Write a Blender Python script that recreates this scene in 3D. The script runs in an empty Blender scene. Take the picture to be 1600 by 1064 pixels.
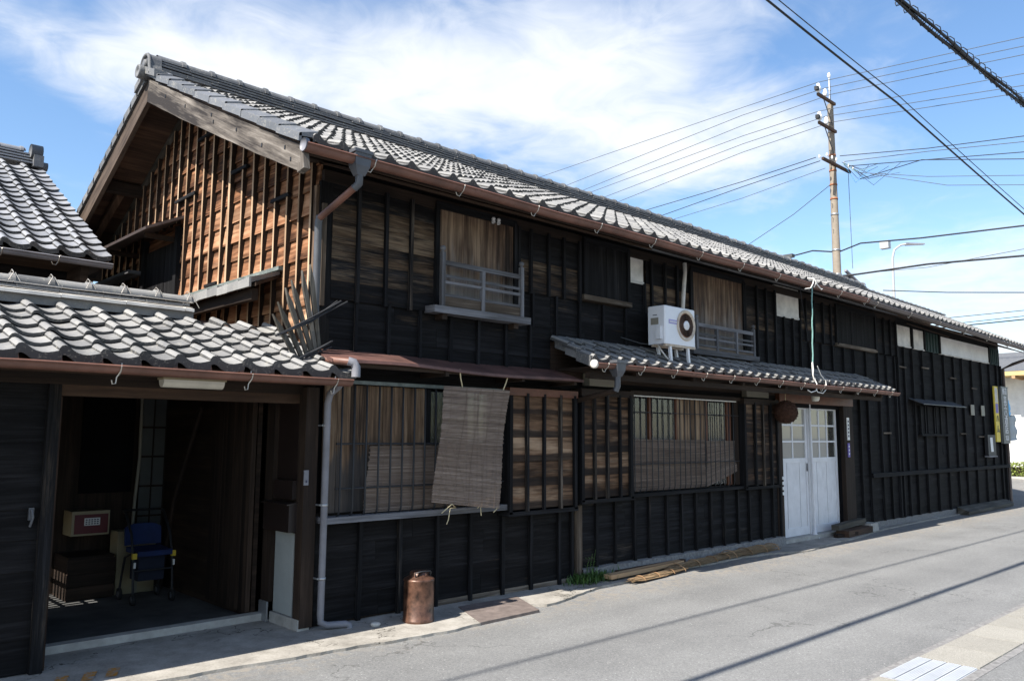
import bpy, math, random
import numpy as np
from mathutils import Matrix, Vector

random.seed(7)
RND = random.Random(11)
scene = bpy.context.scene
COL = scene.collection

# ------------------------------------------------------------------ camera
cam_d = bpy.data.cameras.new('camera')
cam = bpy.data.objects.new('camera', cam_d)
COL.objects.link(cam)
cam_d.sensor_fit = 'HORIZONTAL'
cam_d.sensor_width = 36.0
cam_d.lens = 28.40
cam_d.clip_start = 0.05
cam_d.clip_end = 3000
_r = Vector((0.7254192, -0.68828444, 0.00561427))
_u = Vector((-0.08408631, -0.08052156, 0.99319976))
_f = Vector((0.68315187, 0.72095826, 0.11628718))
cam.matrix_world = Matrix(((_r.x, _u.x, -_f.x, -3.5959), (_r.y, _u.y, -_f.y, -6.0151), (_r.z, _u.z, -_f.z, 1.55), (0, 0, 0, 1)))
scene.camera = cam

# ------------------------------------------------------------------ sun and sky
SUN_TRAVEL = Vector((1.0, 0.088, -1.09)).normalized()
sd = bpy.data.lights.new('sun', 'SUN')
sd.energy = 5.0
sd.angle = math.radians(0.53)
sd.color = (1.0, 0.945, 0.86)
sun = bpy.data.objects.new('sun', sd)
COL.objects.link(sun)
sun.rotation_euler = SUN_TRAVEL.to_track_quat('-Z', 'Y').to_euler()
SUN_EL = math.asin(-SUN_TRAVEL.z)
SUN_AZ = math.atan2(-SUN_TRAVEL.x, -SUN_TRAVEL.y)

world = bpy.data.worlds.new('World')
scene.world = world
world.use_nodes = True


def build_world():
    nt = world.node_tree
    N = nt.nodes
    L = nt.links
    N.clear()
    out = N.new('ShaderNodeOutputWorld')
    bg = N.new('ShaderNodeBackground')
    bg.inputs['Strength'].default_value = 0.072
    L.new(bg.outputs[0], out.inputs[0])
    sky = N.new('ShaderNodeTexSky')
    sky.sky_type = 'NISHITA'
    sky.sun_disc = False
    sky.sun_elevation = SUN_EL
    sky.sun_rotation = SUN_AZ
    sky.air_density = 1.0
    sky.dust_density = 0.6
    sky.ozone_density = 1.6
    tc = N.new('ShaderNodeTexCoord')
    sep = N.new('ShaderNodeSeparateXYZ')
    L.new(tc.outputs['Generated'], sep.inputs[0])

    def math_(op, a, b=None, clamp=False):
        n = N.new('ShaderNodeMath')
        n.operation = op
        n.use_clamp = clamp
        for i, v in enumerate((a, b)):
            if v is None:
                continue
            if isinstance(v, (int, float)):
                n.inputs[i].default_value = v
            else:
                L.new(v, n.inputs[i])
        return n.outputs[0]
    zc = math_('MAXIMUM', sep.outputs['Z'], 0.0)
    den = math_('ADD', zc, 0.12)
    px = math_('DIVIDE', sep.outputs['X'], den)
    py = math_('DIVIDE', sep.outputs['Y'], den)
    cmb = N.new('ShaderNodeCombineXYZ')
    L.new(px, cmb.inputs[0])
    L.new(py, cmb.inputs[1])

    def noise(scale, detail, rough, dist, off):
        m = N.new('ShaderNodeMapping')
        m.inputs['Location'].default_value = off
        L.new(cmb.outputs[0], m.inputs[0])
        n = N.new('ShaderNodeTexNoise')
        n.inputs['Scale'].default_value = scale
        n.inputs['Detail'].default_value = detail
        n.inputs['Roughness'].default_value = rough
        n.inputs['Distortion'].default_value = dist
        L.new(m.outputs[0], n.inputs[0])
        return n.outputs['Fac']
    big = noise(1.9, 4, 0.55, 0.45, (3.1, 1.7, 0))
    fine = noise(5.2, 7, 0.60, 0.7, (0.4, 5.2, 0))
    # a cloud bank lying over the roofs: soft patches in the flat cloud layer
    acc = None
    for (cx, cy, rad, w) in ((0.36, 1.62, 0.36, 0.55), (0.72, 1.58, 0.44, 0.9), (1.05, 1.42, 0.46, 0.95), (1.32, 1.22, 0.48, 1.0), (1.62, 1.15, 0.48, 0.9),
                             (1.36, 0.88, 0.34, 0.6), (1.9, 1.02, 0.34, 0.5), (1.98, 1.62, 0.4, 0.25), (3.4, 1.15, 0.9, 0.75), (5.2, 1.6, 1.7, 0.9),
                             (-1.4, 1.2, 0.8, 0.8), (-0.6, -1.4, 0.9, 0.8), (1.6, -1.2, 0.8, 0.7), (-2.6, -0.6, 1.2, 0.8), (0.2, 3.4, 0.9, 0.35), (3.0, -1.6, 1.3, 0.7)):
        vd = N.new('ShaderNodeVectorMath')
        vd.operation = 'DISTANCE'
        L.new(cmb.outputs[0], vd.inputs[0])
        vd.inputs[1].default_value = (cx, cy, 0)
        q = math_('DIVIDE', vd.outputs['Value'], rad)
        q = math_('MULTIPLY', q, q)
        q = math_('MULTIPLY', q, -1.0)
        q = math_('EXPONENT', q)
        q = math_('MULTIPLY', q, w)
        acc = q if acc is None else math_('MAXIMUM', acc, q)
    t1 = math_('MULTIPLY', big, 1.15)
    t2 = math_('MULTIPLY', fine, 0.85)
    t = math_('ADD', t1, t2)
    t = math_('ADD', t, acc)
    mr = N.new('ShaderNodeMapRange')
    mr.interpolation_type = 'SMOOTHSTEP'
    mr.inputs['From Min'].default_value = 1.16
    mr.inputs['From Max'].default_value = 2.10
    mr.inputs['To Min'].default_value = 0.0
    mr.inputs['To Max'].default_value = 0.97
    L.new(t, mr.inputs['Value'])
    # cool the clear sky a touch, brighten clouds
    hsv = N.new('ShaderNodeHueSaturation')
    hsv.inputs['Saturation'].default_value = 1.12
    hsv.inputs['Value'].default_value = 1.40
    L.new(sky.outputs[0], hsv.inputs['Color'])
    mix = N.new('ShaderNodeMix')
    mix.data_type = 'RGBA'
    L.new(mr.outputs[0], mix.inputs['Factor'])
    L.new(hsv.outputs[0], mix.inputs['A'])
    mix.inputs['B'].default_value = (6.3, 6.55, 6.9, 1)
    L.new(mix.outputs['Result'], bg.inputs['Color'])


build_world()
vs = scene.view_settings
vs.view_transform = 'Standard'
vs.look = 'None'
vs.gamma = 1.0
vs.exposure = 1.22
vs.use_curve_mapping = False
scene.cycles.max_bounces = 5
scene.cycles.diffuse_bounces = 3
scene.cycles.glossy_bounces = 2
scene.cycles.transparent_max_bounces = 6
scene.cycles.use_denoising = True

# ------------------------------------------------------------------ materials
MAT = {}


class NT:
    def __init__(self, name):
        m = bpy.data.materials.new(name)
        m.use_nodes = True
        self.m = m
        self.t = m.node_tree
        self.N = self.t.nodes
        self.L = self.t.links
        self.N.clear()
        self.out = self.N.new('ShaderNodeOutputMaterial')
        self.b = self.N.new('ShaderNodeBsdfPrincipled')
        self.L.new(self.b.outputs[0], self.out.inputs[0])
        MAT[name] = m

    def n(self, typ):
        return self.N.new('ShaderNode' + typ)

    def link(self, a, b):
        if isinstance(a, (int, float, tuple)):
            b.default_value = a
        else:
            self.L.new(a, b)

    def math(self, op, a, b=0.0, clamp=False):
        n = self.n('Math')
        n.operation = op
        n.use_clamp = clamp
        self.link(a, n.inputs[0])
        self.link(b, n.inputs[1])
        return n.outputs[0]

    def noise(self, vec, scale, detail=4, rough=0.55, dist=0.0):
        n = self.n('TexNoise')
        n.inputs['Scale'].default_value = scale
        n.inputs['Detail'].default_value = detail
        n.inputs['Roughness'].default_value = rough
        n.inputs['Distortion'].default_value = dist
        self.link(vec, n.inputs['Vector'])
        return n.outputs['Fac']

    def ramp(self, fac, stops):
        n = self.n('ValToRGB')
        e = n.color_ramp.elements
        while len(e) < len(stops):
            e.new(0.5)
        for i, (p, c) in enumerate(stops):
            e[i].position = p
            e[i].color = (c[0], c[1], c[2], 1) if not isinstance(c, (int, float)) else (c, c, c, 1)
        self.link(fac, n.inputs[0])
        return n.outputs[0]

    def mix(self, fac, a, b, blend='MIX'):
        n = self.n('Mix')
        n.data_type = 'RGBA'
        n.blend_type = blend
        self.link(fac, n.inputs['Factor'])
        for s, v in (('A', a), ('B', b)):
            if isinstance(v, tuple) and len(v) == 3:
                v = v + (1,)
            self.link(v, n.inputs[s])
        return n.outputs['Result']

    def maprange(self, v, a, b, c=0.0, d=1.0, smooth=True):
        n = self.n('MapRange')
        n.interpolation_type = 'SMOOTHSTEP' if smooth else 'LINEAR'
        self.link(v, n.inputs['Value'])
        n.inputs['From Min'].default_value = a
        n.inputs['From Max'].default_value = b
        n.inputs['To Min'].default_value = c
        n.inputs['To Max'].default_value = d
        return n.outputs[0]

    def comb(self, x, y, z):
        n = self.n('CombineXYZ')
        self.link(x, n.inputs[0])
        self.link(y, n.inputs[1])
        self.link(z, n.inputs[2])
        return n.outputs[0]

    def bump(self, h, strength, dist):
        n = self.n('Bump')
        n.inputs['Strength'].default_value = strength
        n.inputs['Distance'].default_value = dist
        self.link(h, n.inputs['Height'])
        self.L.new(n.outputs[0], self.b.inputs['Normal'])

    def set(self, color=None, rough=None, metal=None, spec=None):
        if color is not None:
            self.link(color if not (isinstance(color, tuple) and len(color) == 3) else color + (1,), self.b.inputs['Base Color'])
        if rough is not None:
            self.link(rough, self.b.inputs['Roughness'])
        if metal is not None:
            self.b.inputs['Metallic'].default_value = metal
        if spec is not None:
            self.b.inputs['Specular IOR Level'].default_value = spec


def plain(name, col, rough=0.6, metal=0.0, spec=0.4, var=0.12, scale=6.0, bump=0.0):
    k = NT(name)
    tc = k.n('TexCoord')
    oi = k.n('ObjectInfo')
    v = k.n('VectorMath')
    v.operation = 'ADD'
    k.link(tc.outputs['Object'], v.inputs[0])
    rr = k.math('MULTIPLY', oi.outputs['Random'], 31.0)
    k.link(k.comb(rr, rr, rr), v.inputs[1])
    n = k.noise(v.outputs[0], scale, 6, 0.65)
    lo = tuple(c * (1 - var * 1.6) for c in col)
    hi = tuple(min(1, c * (1 + var)) for c in col)
    c = k.ramp(n, ((0.3, lo), (0.72, hi)))
    k.set(c, rough, metal, spec)
    if bump:
        k.bump(n, bump, 0.01)
    return k.m


def wood(name, dark, mid, light, char=None, rough=0.78, fine=70.0, bias=0.0, bump=0.35, contrast=1.0, ring=0.0, bleach=None, band=False):
    """long-grain timber; UV u runs along the board. With char the bare timber shows only
    where the scorched skin is worn off (amount per board: object colour, red)."""
    k = NT(name)
    uv = k.n('UVMap')
    sp = k.n('SeparateXYZ')
    k.link(uv.outputs[0], sp.inputs[0])
    oi = k.n('ObjectInfo')
    rr = k.math('MULTIPLY', oi.outputs['Random'], 53.0)
    U = sp.outputs['X']
    V = sp.outputs['Y']
    wob = k.noise(k.comb(k.math('MULTIPLY', U, 1.3), k.math('MULTIPLY', V, 5.0), rr), 1.0, 3)
    V2 = k.math('ADD', V, k.math('MULTIPLY', wob, 0.05))
    f = k.noise(k.comb(k.math('MULTIPLY', U, 2.2), k.math('MULTIPLY', V2, fine), rr), 1.0, 5, 0.65)
    s = k.noise(k.comb(k.math('MULTIPLY', U, 0.7), k.math('MULTIPLY', V2, fine * 0.22), k.math('ADD', rr, 9.0)), 1.0, 4, 0.55)
    p = k.noise(k.comb(k.math('MULTIPLY', U, 1.6), k.math('MULTIPLY', V, 4.5), k.math('ADD', rr, 3.0)), 1.0, 5, 0.6)
    g = k.math('ADD', k.math('MULTIPLY', f, 0.45), k.math('MULTIPLY', s, 0.55))
    g = k.math('ADD', g, k.math('MULTIPLY', k.math('SUBTRACT', p, 0.5), 0.45))
    tone = k.math('MULTIPLY', k.math('SUBTRACT', oi.outputs['Random'], 0.5), 0.16)
    g = k.math('ADD', g, k.math('ADD', tone, bias))
    c = k.ramp(g, ((0.5 - 0.2 / contrast, dark), (0.5, mid), (0.5 + 0.2 / contrast, light)))
    if ring > 0:
        w = k.n('TexWave')
        w.wave_type = 'RINGS'
        w.inputs['Scale'].default_value = 1.0
        w.inputs['Distortion'].default_value = 5.0
        w.inputs['Detail'].default_value = 2.0
        k.link(k.comb(k.math('MULTIPLY', U, 1.1), k.math('MULTIPLY', V2, 16.0), rr), w.inputs['Vector'])
        rc = k.ramp(w.outputs['Fac'], ((0.0, 1 - ring), (0.65, 1.0)))
        c = k.mix(1.0, c, rc, 'MULTIPLY')
    if bleach is not None:
        bn = k.noise(k.comb(k.math('MULTIPLY', U, 1.5), k.math('MULTIPLY', V, 14.0), k.math('ADD', rr, 2.0)), 1.0, 4)
        bm = k.maprange(k.math('ADD', k.math('MULTIPLY', U, -1.0), k.math('MULTIPLY', k.math('SUBTRACT', bn, 0.5), 0.9)), bleach[0], bleach[1], 0.0, 0.85)
        c = k.mix(bm, c, k.ramp(g, ((0.3, tuple(x * 0.45 for x in bleach[2])), (0.7, bleach[2]))))
    hgt = k.math('ADD', k.math('MULTIPLY', f, 0.6), k.math('MULTIPLY', s, 0.4))
    if char is not None:
        sc = k.n('SeparateColor')
        k.link(oi.outputs['Color'], sc.inputs[0])
        wn = k.noise(k.comb(k.math('MULTIPLY', U, 1.4), k.math('MULTIPLY', V, 9.0), k.math('ADD', rr, 21.0)), 1.0, 6, 0.62, 0.4)
        wf = k.noise(k.comb(k.math('MULTIPLY', U, 4.0), k.math('MULTIPLY', V, 85.0), k.math('ADD', rr, 5.0)), 1.0, 4, 0.6)
        a = k.math('ADD', k.math('MULTIPLY', wn, 0.72), k.math('MULTIPLY', wf, 0.42))
        a = k.math('ADD', a, k.math('SUBTRACT', sc.outputs[0], 0.5))
        m = k.maprange(a, 0.47, 0.80)
        cc = k.ramp(k.math('ADD', k.math('MULTIPLY', f, 0.5), k.math('MULTIPLY', s, 0.5)), ((0.32, tuple(x * 0.45 for x in char)), (0.5, tuple(x * 1.2 for x in char)), (0.68, tuple(x * 3.4 for x in char))))
        c = k.mix(m, cc, c)
    if band:
        # the lapped lower edge of each board keeps its old stain
        bn2 = k.noise(k.comb(k.math('MULTIPLY', U, 2.0), k.math('ADD', rr, 4.0), 0.0), 1.0, 3)
        bm2 = k.maprange(k.math('ADD', V, k.math('MULTIPLY', k.math('SUBTRACT', bn2, 0.5), 0.06)), -0.065, -0.035, 0.85, 0.0)
        c = k.mix(bm2, c, (0.016, 0.013, 0.012))
    k.set(c, rough, 0.0, 0.12 if char is not None else 0.22)
    k.bump(hgt, bump, 0.004)
    return k.m


wood('timber_gable', (0.045, 0.020, 0.011), (0.215, 0.100, 0.051), (0.41, 0.235, 0.14), char=(0.02, 0.012, 0.010), fine=34, bump=0.7, contrast=1.35, ring=0.55)
wood('timber_charred', (0.035, 0.022, 0.014), (0.095, 0.062, 0.038), (0.20, 0.145, 0.095), char=(0.0058, 0.0056, 0.0060), fine=46, bump=0.8)
wood('timber_batten', (0.030, 0.023, 0.017), (0.085, 0.066, 0.050), (0.21, 0.175, 0.14), char=(0.0070, 0.0070, 0.0078), fine=90, bump=0.4)
wood('timber_batten_gable', (0.14, 0.085, 0.052), (0.36, 0.245, 0.155), (0.56, 0.43, 0.30), char=(0.06, 0.04, 0.028), fine=90, bump=0.4)
wood('timber_shutter', (0.022, 0.014, 0.010), (0.105, 0.066, 0.043), (0.235, 0.165, 0.11), fine=60, bump=0.5, contrast=1.25, ring=0.35, bleach=(-0.15, 0.45, (0.24, 0.225, 0.21)))
wood('timber_shutter_low', (0.034, 0.022, 0.015), (0.155, 0.098, 0.060), (0.32, 0.225, 0.145), fine=60, bump=0.5, contrast=1.25, ring=0.35, bleach=(-0.02, 0.16, (0.055, 0.052, 0.052)))
wood('timber_stake', (0.022, 0.020, 0.016), (0.060, 0.055, 0.045), (0.12, 0.11, 0.095), fine=60, bump=0.4)
wood('timber_box', (0.050, 0.029, 0.018), (0.155, 0.090, 0.053), (0.33, 0.225, 0.145), char=(0.014, 0.011, 0.010), fine=30, bump=0.5, ring=0.6, contrast=1.3, band=True)
wood('timber_silver', (0.045, 0.043, 0.043), (0.105, 0.105, 0.112), (0.20, 0.20, 0.213), fine=70, bump=0.4)
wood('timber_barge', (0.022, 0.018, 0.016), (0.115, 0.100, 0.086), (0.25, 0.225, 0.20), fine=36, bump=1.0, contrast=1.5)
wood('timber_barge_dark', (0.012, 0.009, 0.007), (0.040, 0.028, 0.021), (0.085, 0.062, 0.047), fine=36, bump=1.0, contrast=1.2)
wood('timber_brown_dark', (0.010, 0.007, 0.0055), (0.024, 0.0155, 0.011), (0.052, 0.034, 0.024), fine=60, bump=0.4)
wood('timber_soffit', (0.018, 0.011, 0.008), (0.050, 0.029, 0.019), (0.10, 0.060, 0.038), fine=40, bump=0.4)
wood('timber_new', (0.16, 0.09, 0.045), (0.33, 0.20, 0.105), (0.46, 0.31, 0.18), fine=60, bump=0.3)
wood('bamboo_screen', (0.060, 0.043, 0.034), (0.160, 0.120, 0.095), (0.30, 0.238, 0.195), fine=160, bump=0.3, contrast=0.8)
wood('straw_mat', (0.085, 0.052, 0.028), (0.24, 0.16, 0.088), (0.42, 0.31, 0.185), fine=120, bump=0.6, contrast=0.8)


def tile_mat(name, lo, hi, rough):
    k = NT(name)
    tc = k.n('TexCoord')
    oi = k.n('ObjectInfo')
    at = k.n('Attribute')
    at.attribute_name = 'rnd'
    r = k.math('FRACT', k.math('ADD', oi.outputs['Random'], at.outputs['Fac']))
    geo = k.n('NewGeometry')
    n = k.noise(geo.outputs['Position'], 9.0, 6, 0.7)
    n2 = k.noise(geo.outputs['Position'], 55.0, 4, 0.7)
    big_ = k.noise(geo.outputs['Position'], 1.6, 4, 0.6)
    a = k.math('ADD', k.math('ADD', k.math('MULTIPLY', r, 0.36), k.math('MULTIPLY', n, 0.36)), k.math('MULTIPLY', big_, 0.34))
    c = k.ramp(a, ((0.12, tuple(x * 0.7 for x in lo)), (0.5, tuple((x + y) / 2 for x, y in zip(lo, hi))), (0.92, tuple(x * 1.12 for x in hi))))
    lich = k.maprange(k.math('ADD', n2, k.math('MULTIPLY', n, 0.5)), 0.80, 0.93)
    c = k.mix(k.math('MULTIPLY', lich, 0.45), c, (0.33, 0.31, 0.255))
    k.set(c, k.math('ADD', k.math('MULTIPLY', n, 0.25), rough), 0.0, 0.38)
    k.bump(k.math('ADD', n2, n), 0.25, 0.004)
    return k.m


tile_mat('roof_tile', (0.090, 0.091, 0.094), (0.245, 0.241, 0.232), 0.58)
tile_mat('tile_edge_shade', (0.026, 0.027, 0.029), (0.075, 0.075, 0.075), 0.6)  # unweathered tile edges, darkened further with the shade on them painted in
tile_mat('roof_tile_dark', (0.045, 0.048, 0.054), (0.150, 0.153, 0.158), 0.55)
tile_mat('roof_tile_verge', (0.055, 0.060, 0.068), (0.140, 0.147, 0.160), 0.5)
tile_mat('roof_tile_new', (0.125, 0.132, 0.148), (0.235, 0.242, 0.26), 0.45)
plain('plaster', (0.60, 0.57, 0.525), 0.85, var=0.20, scale=4)
plain('plaster_white', (0.72, 0.71, 0.69), 0.85, var=0.10, scale=3)
plain('lamp_grey', (0.34, 0.35, 0.36), 0.5, var=0.05)
plain('paint_white', (0.62, 0.62, 0.64), 0.55, var=0.09, scale=4)
plain('gutter_copper', (0.150, 0.072, 0.052), 0.5, spec=0.4, var=0.30, scale=3)
plain('gutter_dark', (0.085, 0.066, 0.062), 0.45, spec=0.5, var=0.16)
plain('copper_sheet', (0.105, 0.052, 0.043), 0.6, var=0.35, scale=4)
plain('pipe_grey', (0.185, 0.185, 0.205), 0.5, spec=0.4, var=0.22, scale=3)
plain('pipe_dark', (0.070, 0.074, 0.084), 0.45, spec=0.5, var=0.15)
plain('hook_metal', (0.52, 0.48, 0.42), 0.4, metal=0.6, var=0.2)
plain('iron_black', (0.016, 0.017, 0.020), 0.55, spec=0.4, var=0.3)
plain('metal_galv', (0.40, 0.41, 0.42), 0.42, metal=0.75, var=0.15)
plain('concrete', (0.36, 0.345, 0.315), 0.9, var=0.18, scale=7, bump=0.25)
plain('concrete_pole', (0.23, 0.195, 0.155), 0.85, var=0.10, scale=5)
plain('concrete_foot', (0.20, 0.195, 0.19), 0.9, var=0.3, scale=26, bump=0.4)
plain('grating_pale', (0.42, 0.44, 0.47), 0.5, var=0.08)
plain('shaded_floor', (0.075, 0.076, 0.075), 0.85, var=0.3, scale=3, bump=0.2)
plain('pane_dim', (0.060, 0.066, 0.066), 0.5, var=0.1)
plain('shaded_side', (0.030, 0.020, 0.015), 0.85, spec=0.1, var=0.3, scale=9)  # gable batten sides, their shade put into the colour
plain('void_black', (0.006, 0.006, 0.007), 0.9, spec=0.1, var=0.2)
plain('green_board', (0.010, 0.030, 0.026), 0.7, var=0.2)
plain('rope_teal', (0.17, 0.32, 0.30), 0.7, var=0.25, scale=30)
plain('rope_straw', (0.52, 0.44, 0.27), 0.8, var=0.2, scale=30)
plain('rope_white', (0.72, 0.70, 0.66), 0.7, var=0.1, scale=30)
plain('wire_black', (0.010, 0.010, 0.012), 0.6, var=0.1)
plain('wire_grey', (0.06, 0.065, 0.07), 0.6, var=0.1)
plain('porcelain', (0.80, 0.80, 0.80), 0.25, spec=0.6, var=0.03)
plain('ac_white', (0.66, 0.67, 0.69), 0.42, spec=0.5, var=0.05, scale=3)
plain('ac_rust', (0.30, 0.115, 0.050), 0.55, var=0.4, scale=14)
plain('ac_grille_dark', (0.11, 0.06, 0.040), 0.5, var=0.3)
plain('ac_ring', (0.50, 0.42, 0.33), 0.5, var=0.25, scale=12)
plain('label_violet', (0.30, 0.28, 0.50), 0.5, var=0.05)
plain('label_tan', (0.22, 0.205, 0.165), 0.6, var=0.05)
plain('ink_dark', (0.05, 0.05, 0.08), 0.6, var=0.02)
plain('ink_white', (0.62, 0.62, 0.62), 0.6, var=0.02)
plain('can_copper', (0.125, 0.062, 0.040), 0.38, metal=0.35, spec=0.5, var=0.55, scale=11)
plain('rust_plate', (0.150, 0.122, 0.110), 0.7, var=0.25, scale=11, bump=0.3)
plain('sign_yellow', (0.62, 0.47, 0.05), 0.5, var=0.08)
plain('sign_grey', (0.10, 0.105, 0.10), 0.5, var=0.12)
plain('tarp_blue', (0.10, 0.42, 0.75), 0.4, var=0.35, scale=12)
plain('cover_grey', (0.33, 0.36, 0.37), 0.6, var=0.1)
plain('fabric_blue', (0.007, 0.020, 0.085), 0.8, var=0.2)
plain('plastic_yellow', (0.55, 0.40, 0.03), 0.5, var=0.1)
plain('rubber', (0.012, 0.012, 0.013), 0.8, var=0.2)
plain('box_cream', (0.30, 0.25, 0.155), 0.6, var=0.08)
plain('box_red', (0.10, 0.007, 0.012), 0.5, var=0.1)
plain('paper', (0.70, 0.70, 0.68), 0.8, var=0.03)
plain('lamp_opal', (0.62, 0.60, 0.52), 0.35, var=0.08)
plain('eave_yellow', (0.50, 0.36, 0.16), 0.7, var=0.08)
plain('mailbox_brown', (0.016, 0.010, 0.0085), 0.45, spec=0.5, var=0.2)
plain('panel_pale', (0.30, 0.32, 0.31), 0.7, var=0.06)
plain('purple_plate', (0.12, 0.09, 0.34), 0.5, var=0.05)
plain('cedar_ball', (0.060, 0.026, 0.015), 0.95, var=0.4, scale=40)
plain('leaf_green', (0.050, 0.105, 0.020), 0.6, var=0.4, scale=30)
plain('leaf_hedge', (0.16, 0.20, 0.035), 0.6, var=0.35, scale=12)
plain('stone_pale', (0.5, 0.48, 0.44), 0.8, var=0.12, scale=20)
plain('curtain_olive', (0.22, 0.19, 0.07), 0.85, var=0.2, scale=3)
plain('curtain_navy', (0.010, 0.014, 0.030), 0.85, var=0.2, scale=3)
plain('frame_red', (0.12, 0.045, 0.022), 0.55, var=0.2)
plain('verdigris', (0.13, 0.15, 0.14), 0.6, var=0.3, scale=14)


def glass(name, col, rough=0.08):
    k = NT(name)
    k.set(col, rough, 0.0, 0.6)
    k.b.inputs['Transmission Weight'].default_value = 0.0
    k.b.inputs['Coat Weight'].default_value = 0.5
    return k.m


def pane_mat(name, tint, trans):
    k = NT(name)
    tr = k.n('BsdfTransparent')
    tr.inputs[0].default_value = tint + (1,)
    gl = k.n('BsdfGlossy')
    gl.inputs['Roughness'].default_value = 0.03
    gl.inputs['Color'].default_value = (0.9, 0.9, 0.9, 1)
    fr = k.n('Fresnel')
    fr.inputs['IOR'].default_value = 1.5
    df = k.n('BsdfDiffuse')
    df.inputs[0].default_value = (0.45, 0.43, 0.38, 1)
    m1 = k.n('MixShader')
    m1.inputs[0].default_value = 1 - trans
    k.L.new(tr.outputs[0], m1.inputs[1])
    k.L.new(df.outputs[0], m1.inputs[2])
    m2 = k.n('MixShader')
    k.L.new(fr.outputs[0], m2.inputs[0])
    k.L.new(m1.outputs[0], m2.inputs[1])
    k.L.new(gl.outputs[0], m2.inputs[2])
    k.L.new(m2.outputs[0], k.out.inputs[0])
    k.N.remove(k.b)
    return k.m


pane_mat('pane_clear', (0.80, 0.84, 0.80), 0.88)
pane_mat('pane_frost', (0.75, 0.75, 0.70), 0.35)


def asphalt():
    k = NT('asphalt')
    geo = k.n('NewGeometry')
    P = geo.outputs['Position']
    a = k.noise(P, 62.0, 4, 0.8)
    b = k.noise(P, 0.9, 5, 0.6)
    c = k.noise(P, 210.0, 2, 0.7)
    sp = k.n('SeparateXYZ')
    k.link(P, sp.inputs[0])
    # faint wheel-worn lanes running along the street
    lane = k.noise(k.comb(k.math('MULTIPLY', sp.outputs[0], 0.12), k.math('MULTIPLY', sp.outputs[1], 1.3), 0.0), 1.0, 3)
    v = k.math('ADD', k.math('MULTIPLY', a, 0.55), k.math('MULTIPLY', c, 0.45))
    col = k.ramp(v, ((0.32, (0.088, 0.088, 0.088)), (0.50, (0.160, 0.161, 0.159)), (0.68, (0.27, 0.27, 0.266))))
    m = k.math('ADD', k.math('MULTIPLY', b, 0.5), k.math('MULTIPLY', lane, 0.5))
    col = k.mix(1.0, col, k.ramp(m, ((0.32, (0.74, 0.74, 0.745)), (0.68, (1.16, 1.16, 1.15)))), 'MULTIPLY')
    stain = k.maprange(k.noise(P, 2.6, 5, 0.6, 0.6), 0.64, 0.76)
    col = k.mix(k.math('MULTIPLY', stain, 0.34), col, (0.10, 0.098, 0.09))
    vv = k.n('TexVoronoi')
    vv.inputs['Scale'].default_value = 48.0
    k.link(P, vv.inputs['Vector'])
    chip = k.maprange(vv.outputs['Distance'], 0.14, 0.24, 1.0, 0.0)
    wn = k.n('TexWhiteNoise')
    k.link(vv.outputs['Position'], wn.inputs['Vector'])
    pick = k.maprange(wn.outputs['Value'], 0.90, 0.93)
    col = k.mix(k.math('MULTIPLY', k.math('MULTIPLY', chip, pick), 0.7), col, (0.50, 0.49, 0.47))
    # hairline cracks, and pale grit washed against the wall side
    cv = k.n('TexVoronoi')
    cv.feature = 'DISTANCE_TO_EDGE'
    cv.inputs['Scale'].default_value = 0.42
    cn = k.n('TexNoise')
    cn.inputs['Scale'].default_value = 2.4
    cn.inputs['Detail'].default_value = 6
    k.link(P, cn.inputs['Vector'])
    cm = k.n('VectorMath')
    cm.operation = 'ADD'
    k.link(P, cm.inputs[0])
    k.link(cn.outputs['Color'], cm.inputs[1])
    k.link(cm.outputs[0], cv.inputs['Vector'])
    ck = k.math('MULTIPLY', k.maprange(cv.outputs['Distance'], 0.002, 0.006, 1.0, 0.0), k.maprange(k.noise(P, 0.5, 2), 0.50, 0.60))
    col = k.mix(k.math('MULTIPLY', ck, 0.55), col, (0.045, 0.044, 0.042))
    gy = k.math('ADD', sp.outputs[1], k.math('MULTIPLY', k.math('SUBTRACT', k.noise(P, 1.7, 5), 0.5), 0.9))
    grit = k.math('MULTIPLY', k.maprange(gy, -1.15, -0.55), k.maprange(k.noise(P, 18.0, 4), 0.42, 0.62))
    col = k.mix(k.math('MULTIPLY', grit, 0.55), col, (0.25, 0.215, 0.17))
    k.set(col, 0.88, 0.0, 0.35)
    k.bump(v, 0.5, 0.006)


asphalt()


def concrete_apron():
    k = NT('concrete_apron')
    geo = k.n('NewGeometry')
    P = geo.outputs['Position']
    a = k.noise(P, 3.2, 7, 0.7)
    b = k.noise(P, 60.0, 4, 0.7)
    col = k.ramp(k.math('ADD', k.math('MULTIPLY', a, 0.7), k.math('MULTIPLY', b, 0.3)), ((0.3, (0.125, 0.115, 0.10)), (0.5, (0.265, 0.248, 0.22)), (0.7, (0.40, 0.38, 0.345))))
    v = k.n('TexVoronoi')
    v.feature = 'DISTANCE_TO_EDGE'
    v.inputs['Scale'].default_value = 1.1
    ns = k.n('TexNoise')
    ns.inputs['Scale'].default_value = 5.0
    ns.inputs['Detail'].default_value = 5
    k.link(P, ns.inputs['Vector'])
    vm = k.n('VectorMath')
    vm.operation = 'ADD'
    k.link(P, vm.inputs[0])
    k.link(ns.outputs['Color'], vm.inputs[1])
    k.link(vm.outputs[0], v.inputs['Vector'])
    crack = k.maprange(v.outputs['Distance'], 0.004, 0.012, 1.0, 0.0)
    gate = k.maprange(k.noise(P, 1.1, 2), 0.50, 0.58)
    cr = k.math('MULTIPLY', crack, gate)
    col = k.mix(cr, col, (0.05, 0.045, 0.035))
    k.set(col, 0.9, 0.0, 0.3)
    k.bump(k.math('SUBTRACT', b, k.math('MULTIPLY', cr, 3.0)), 0.4, 0.006)


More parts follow.
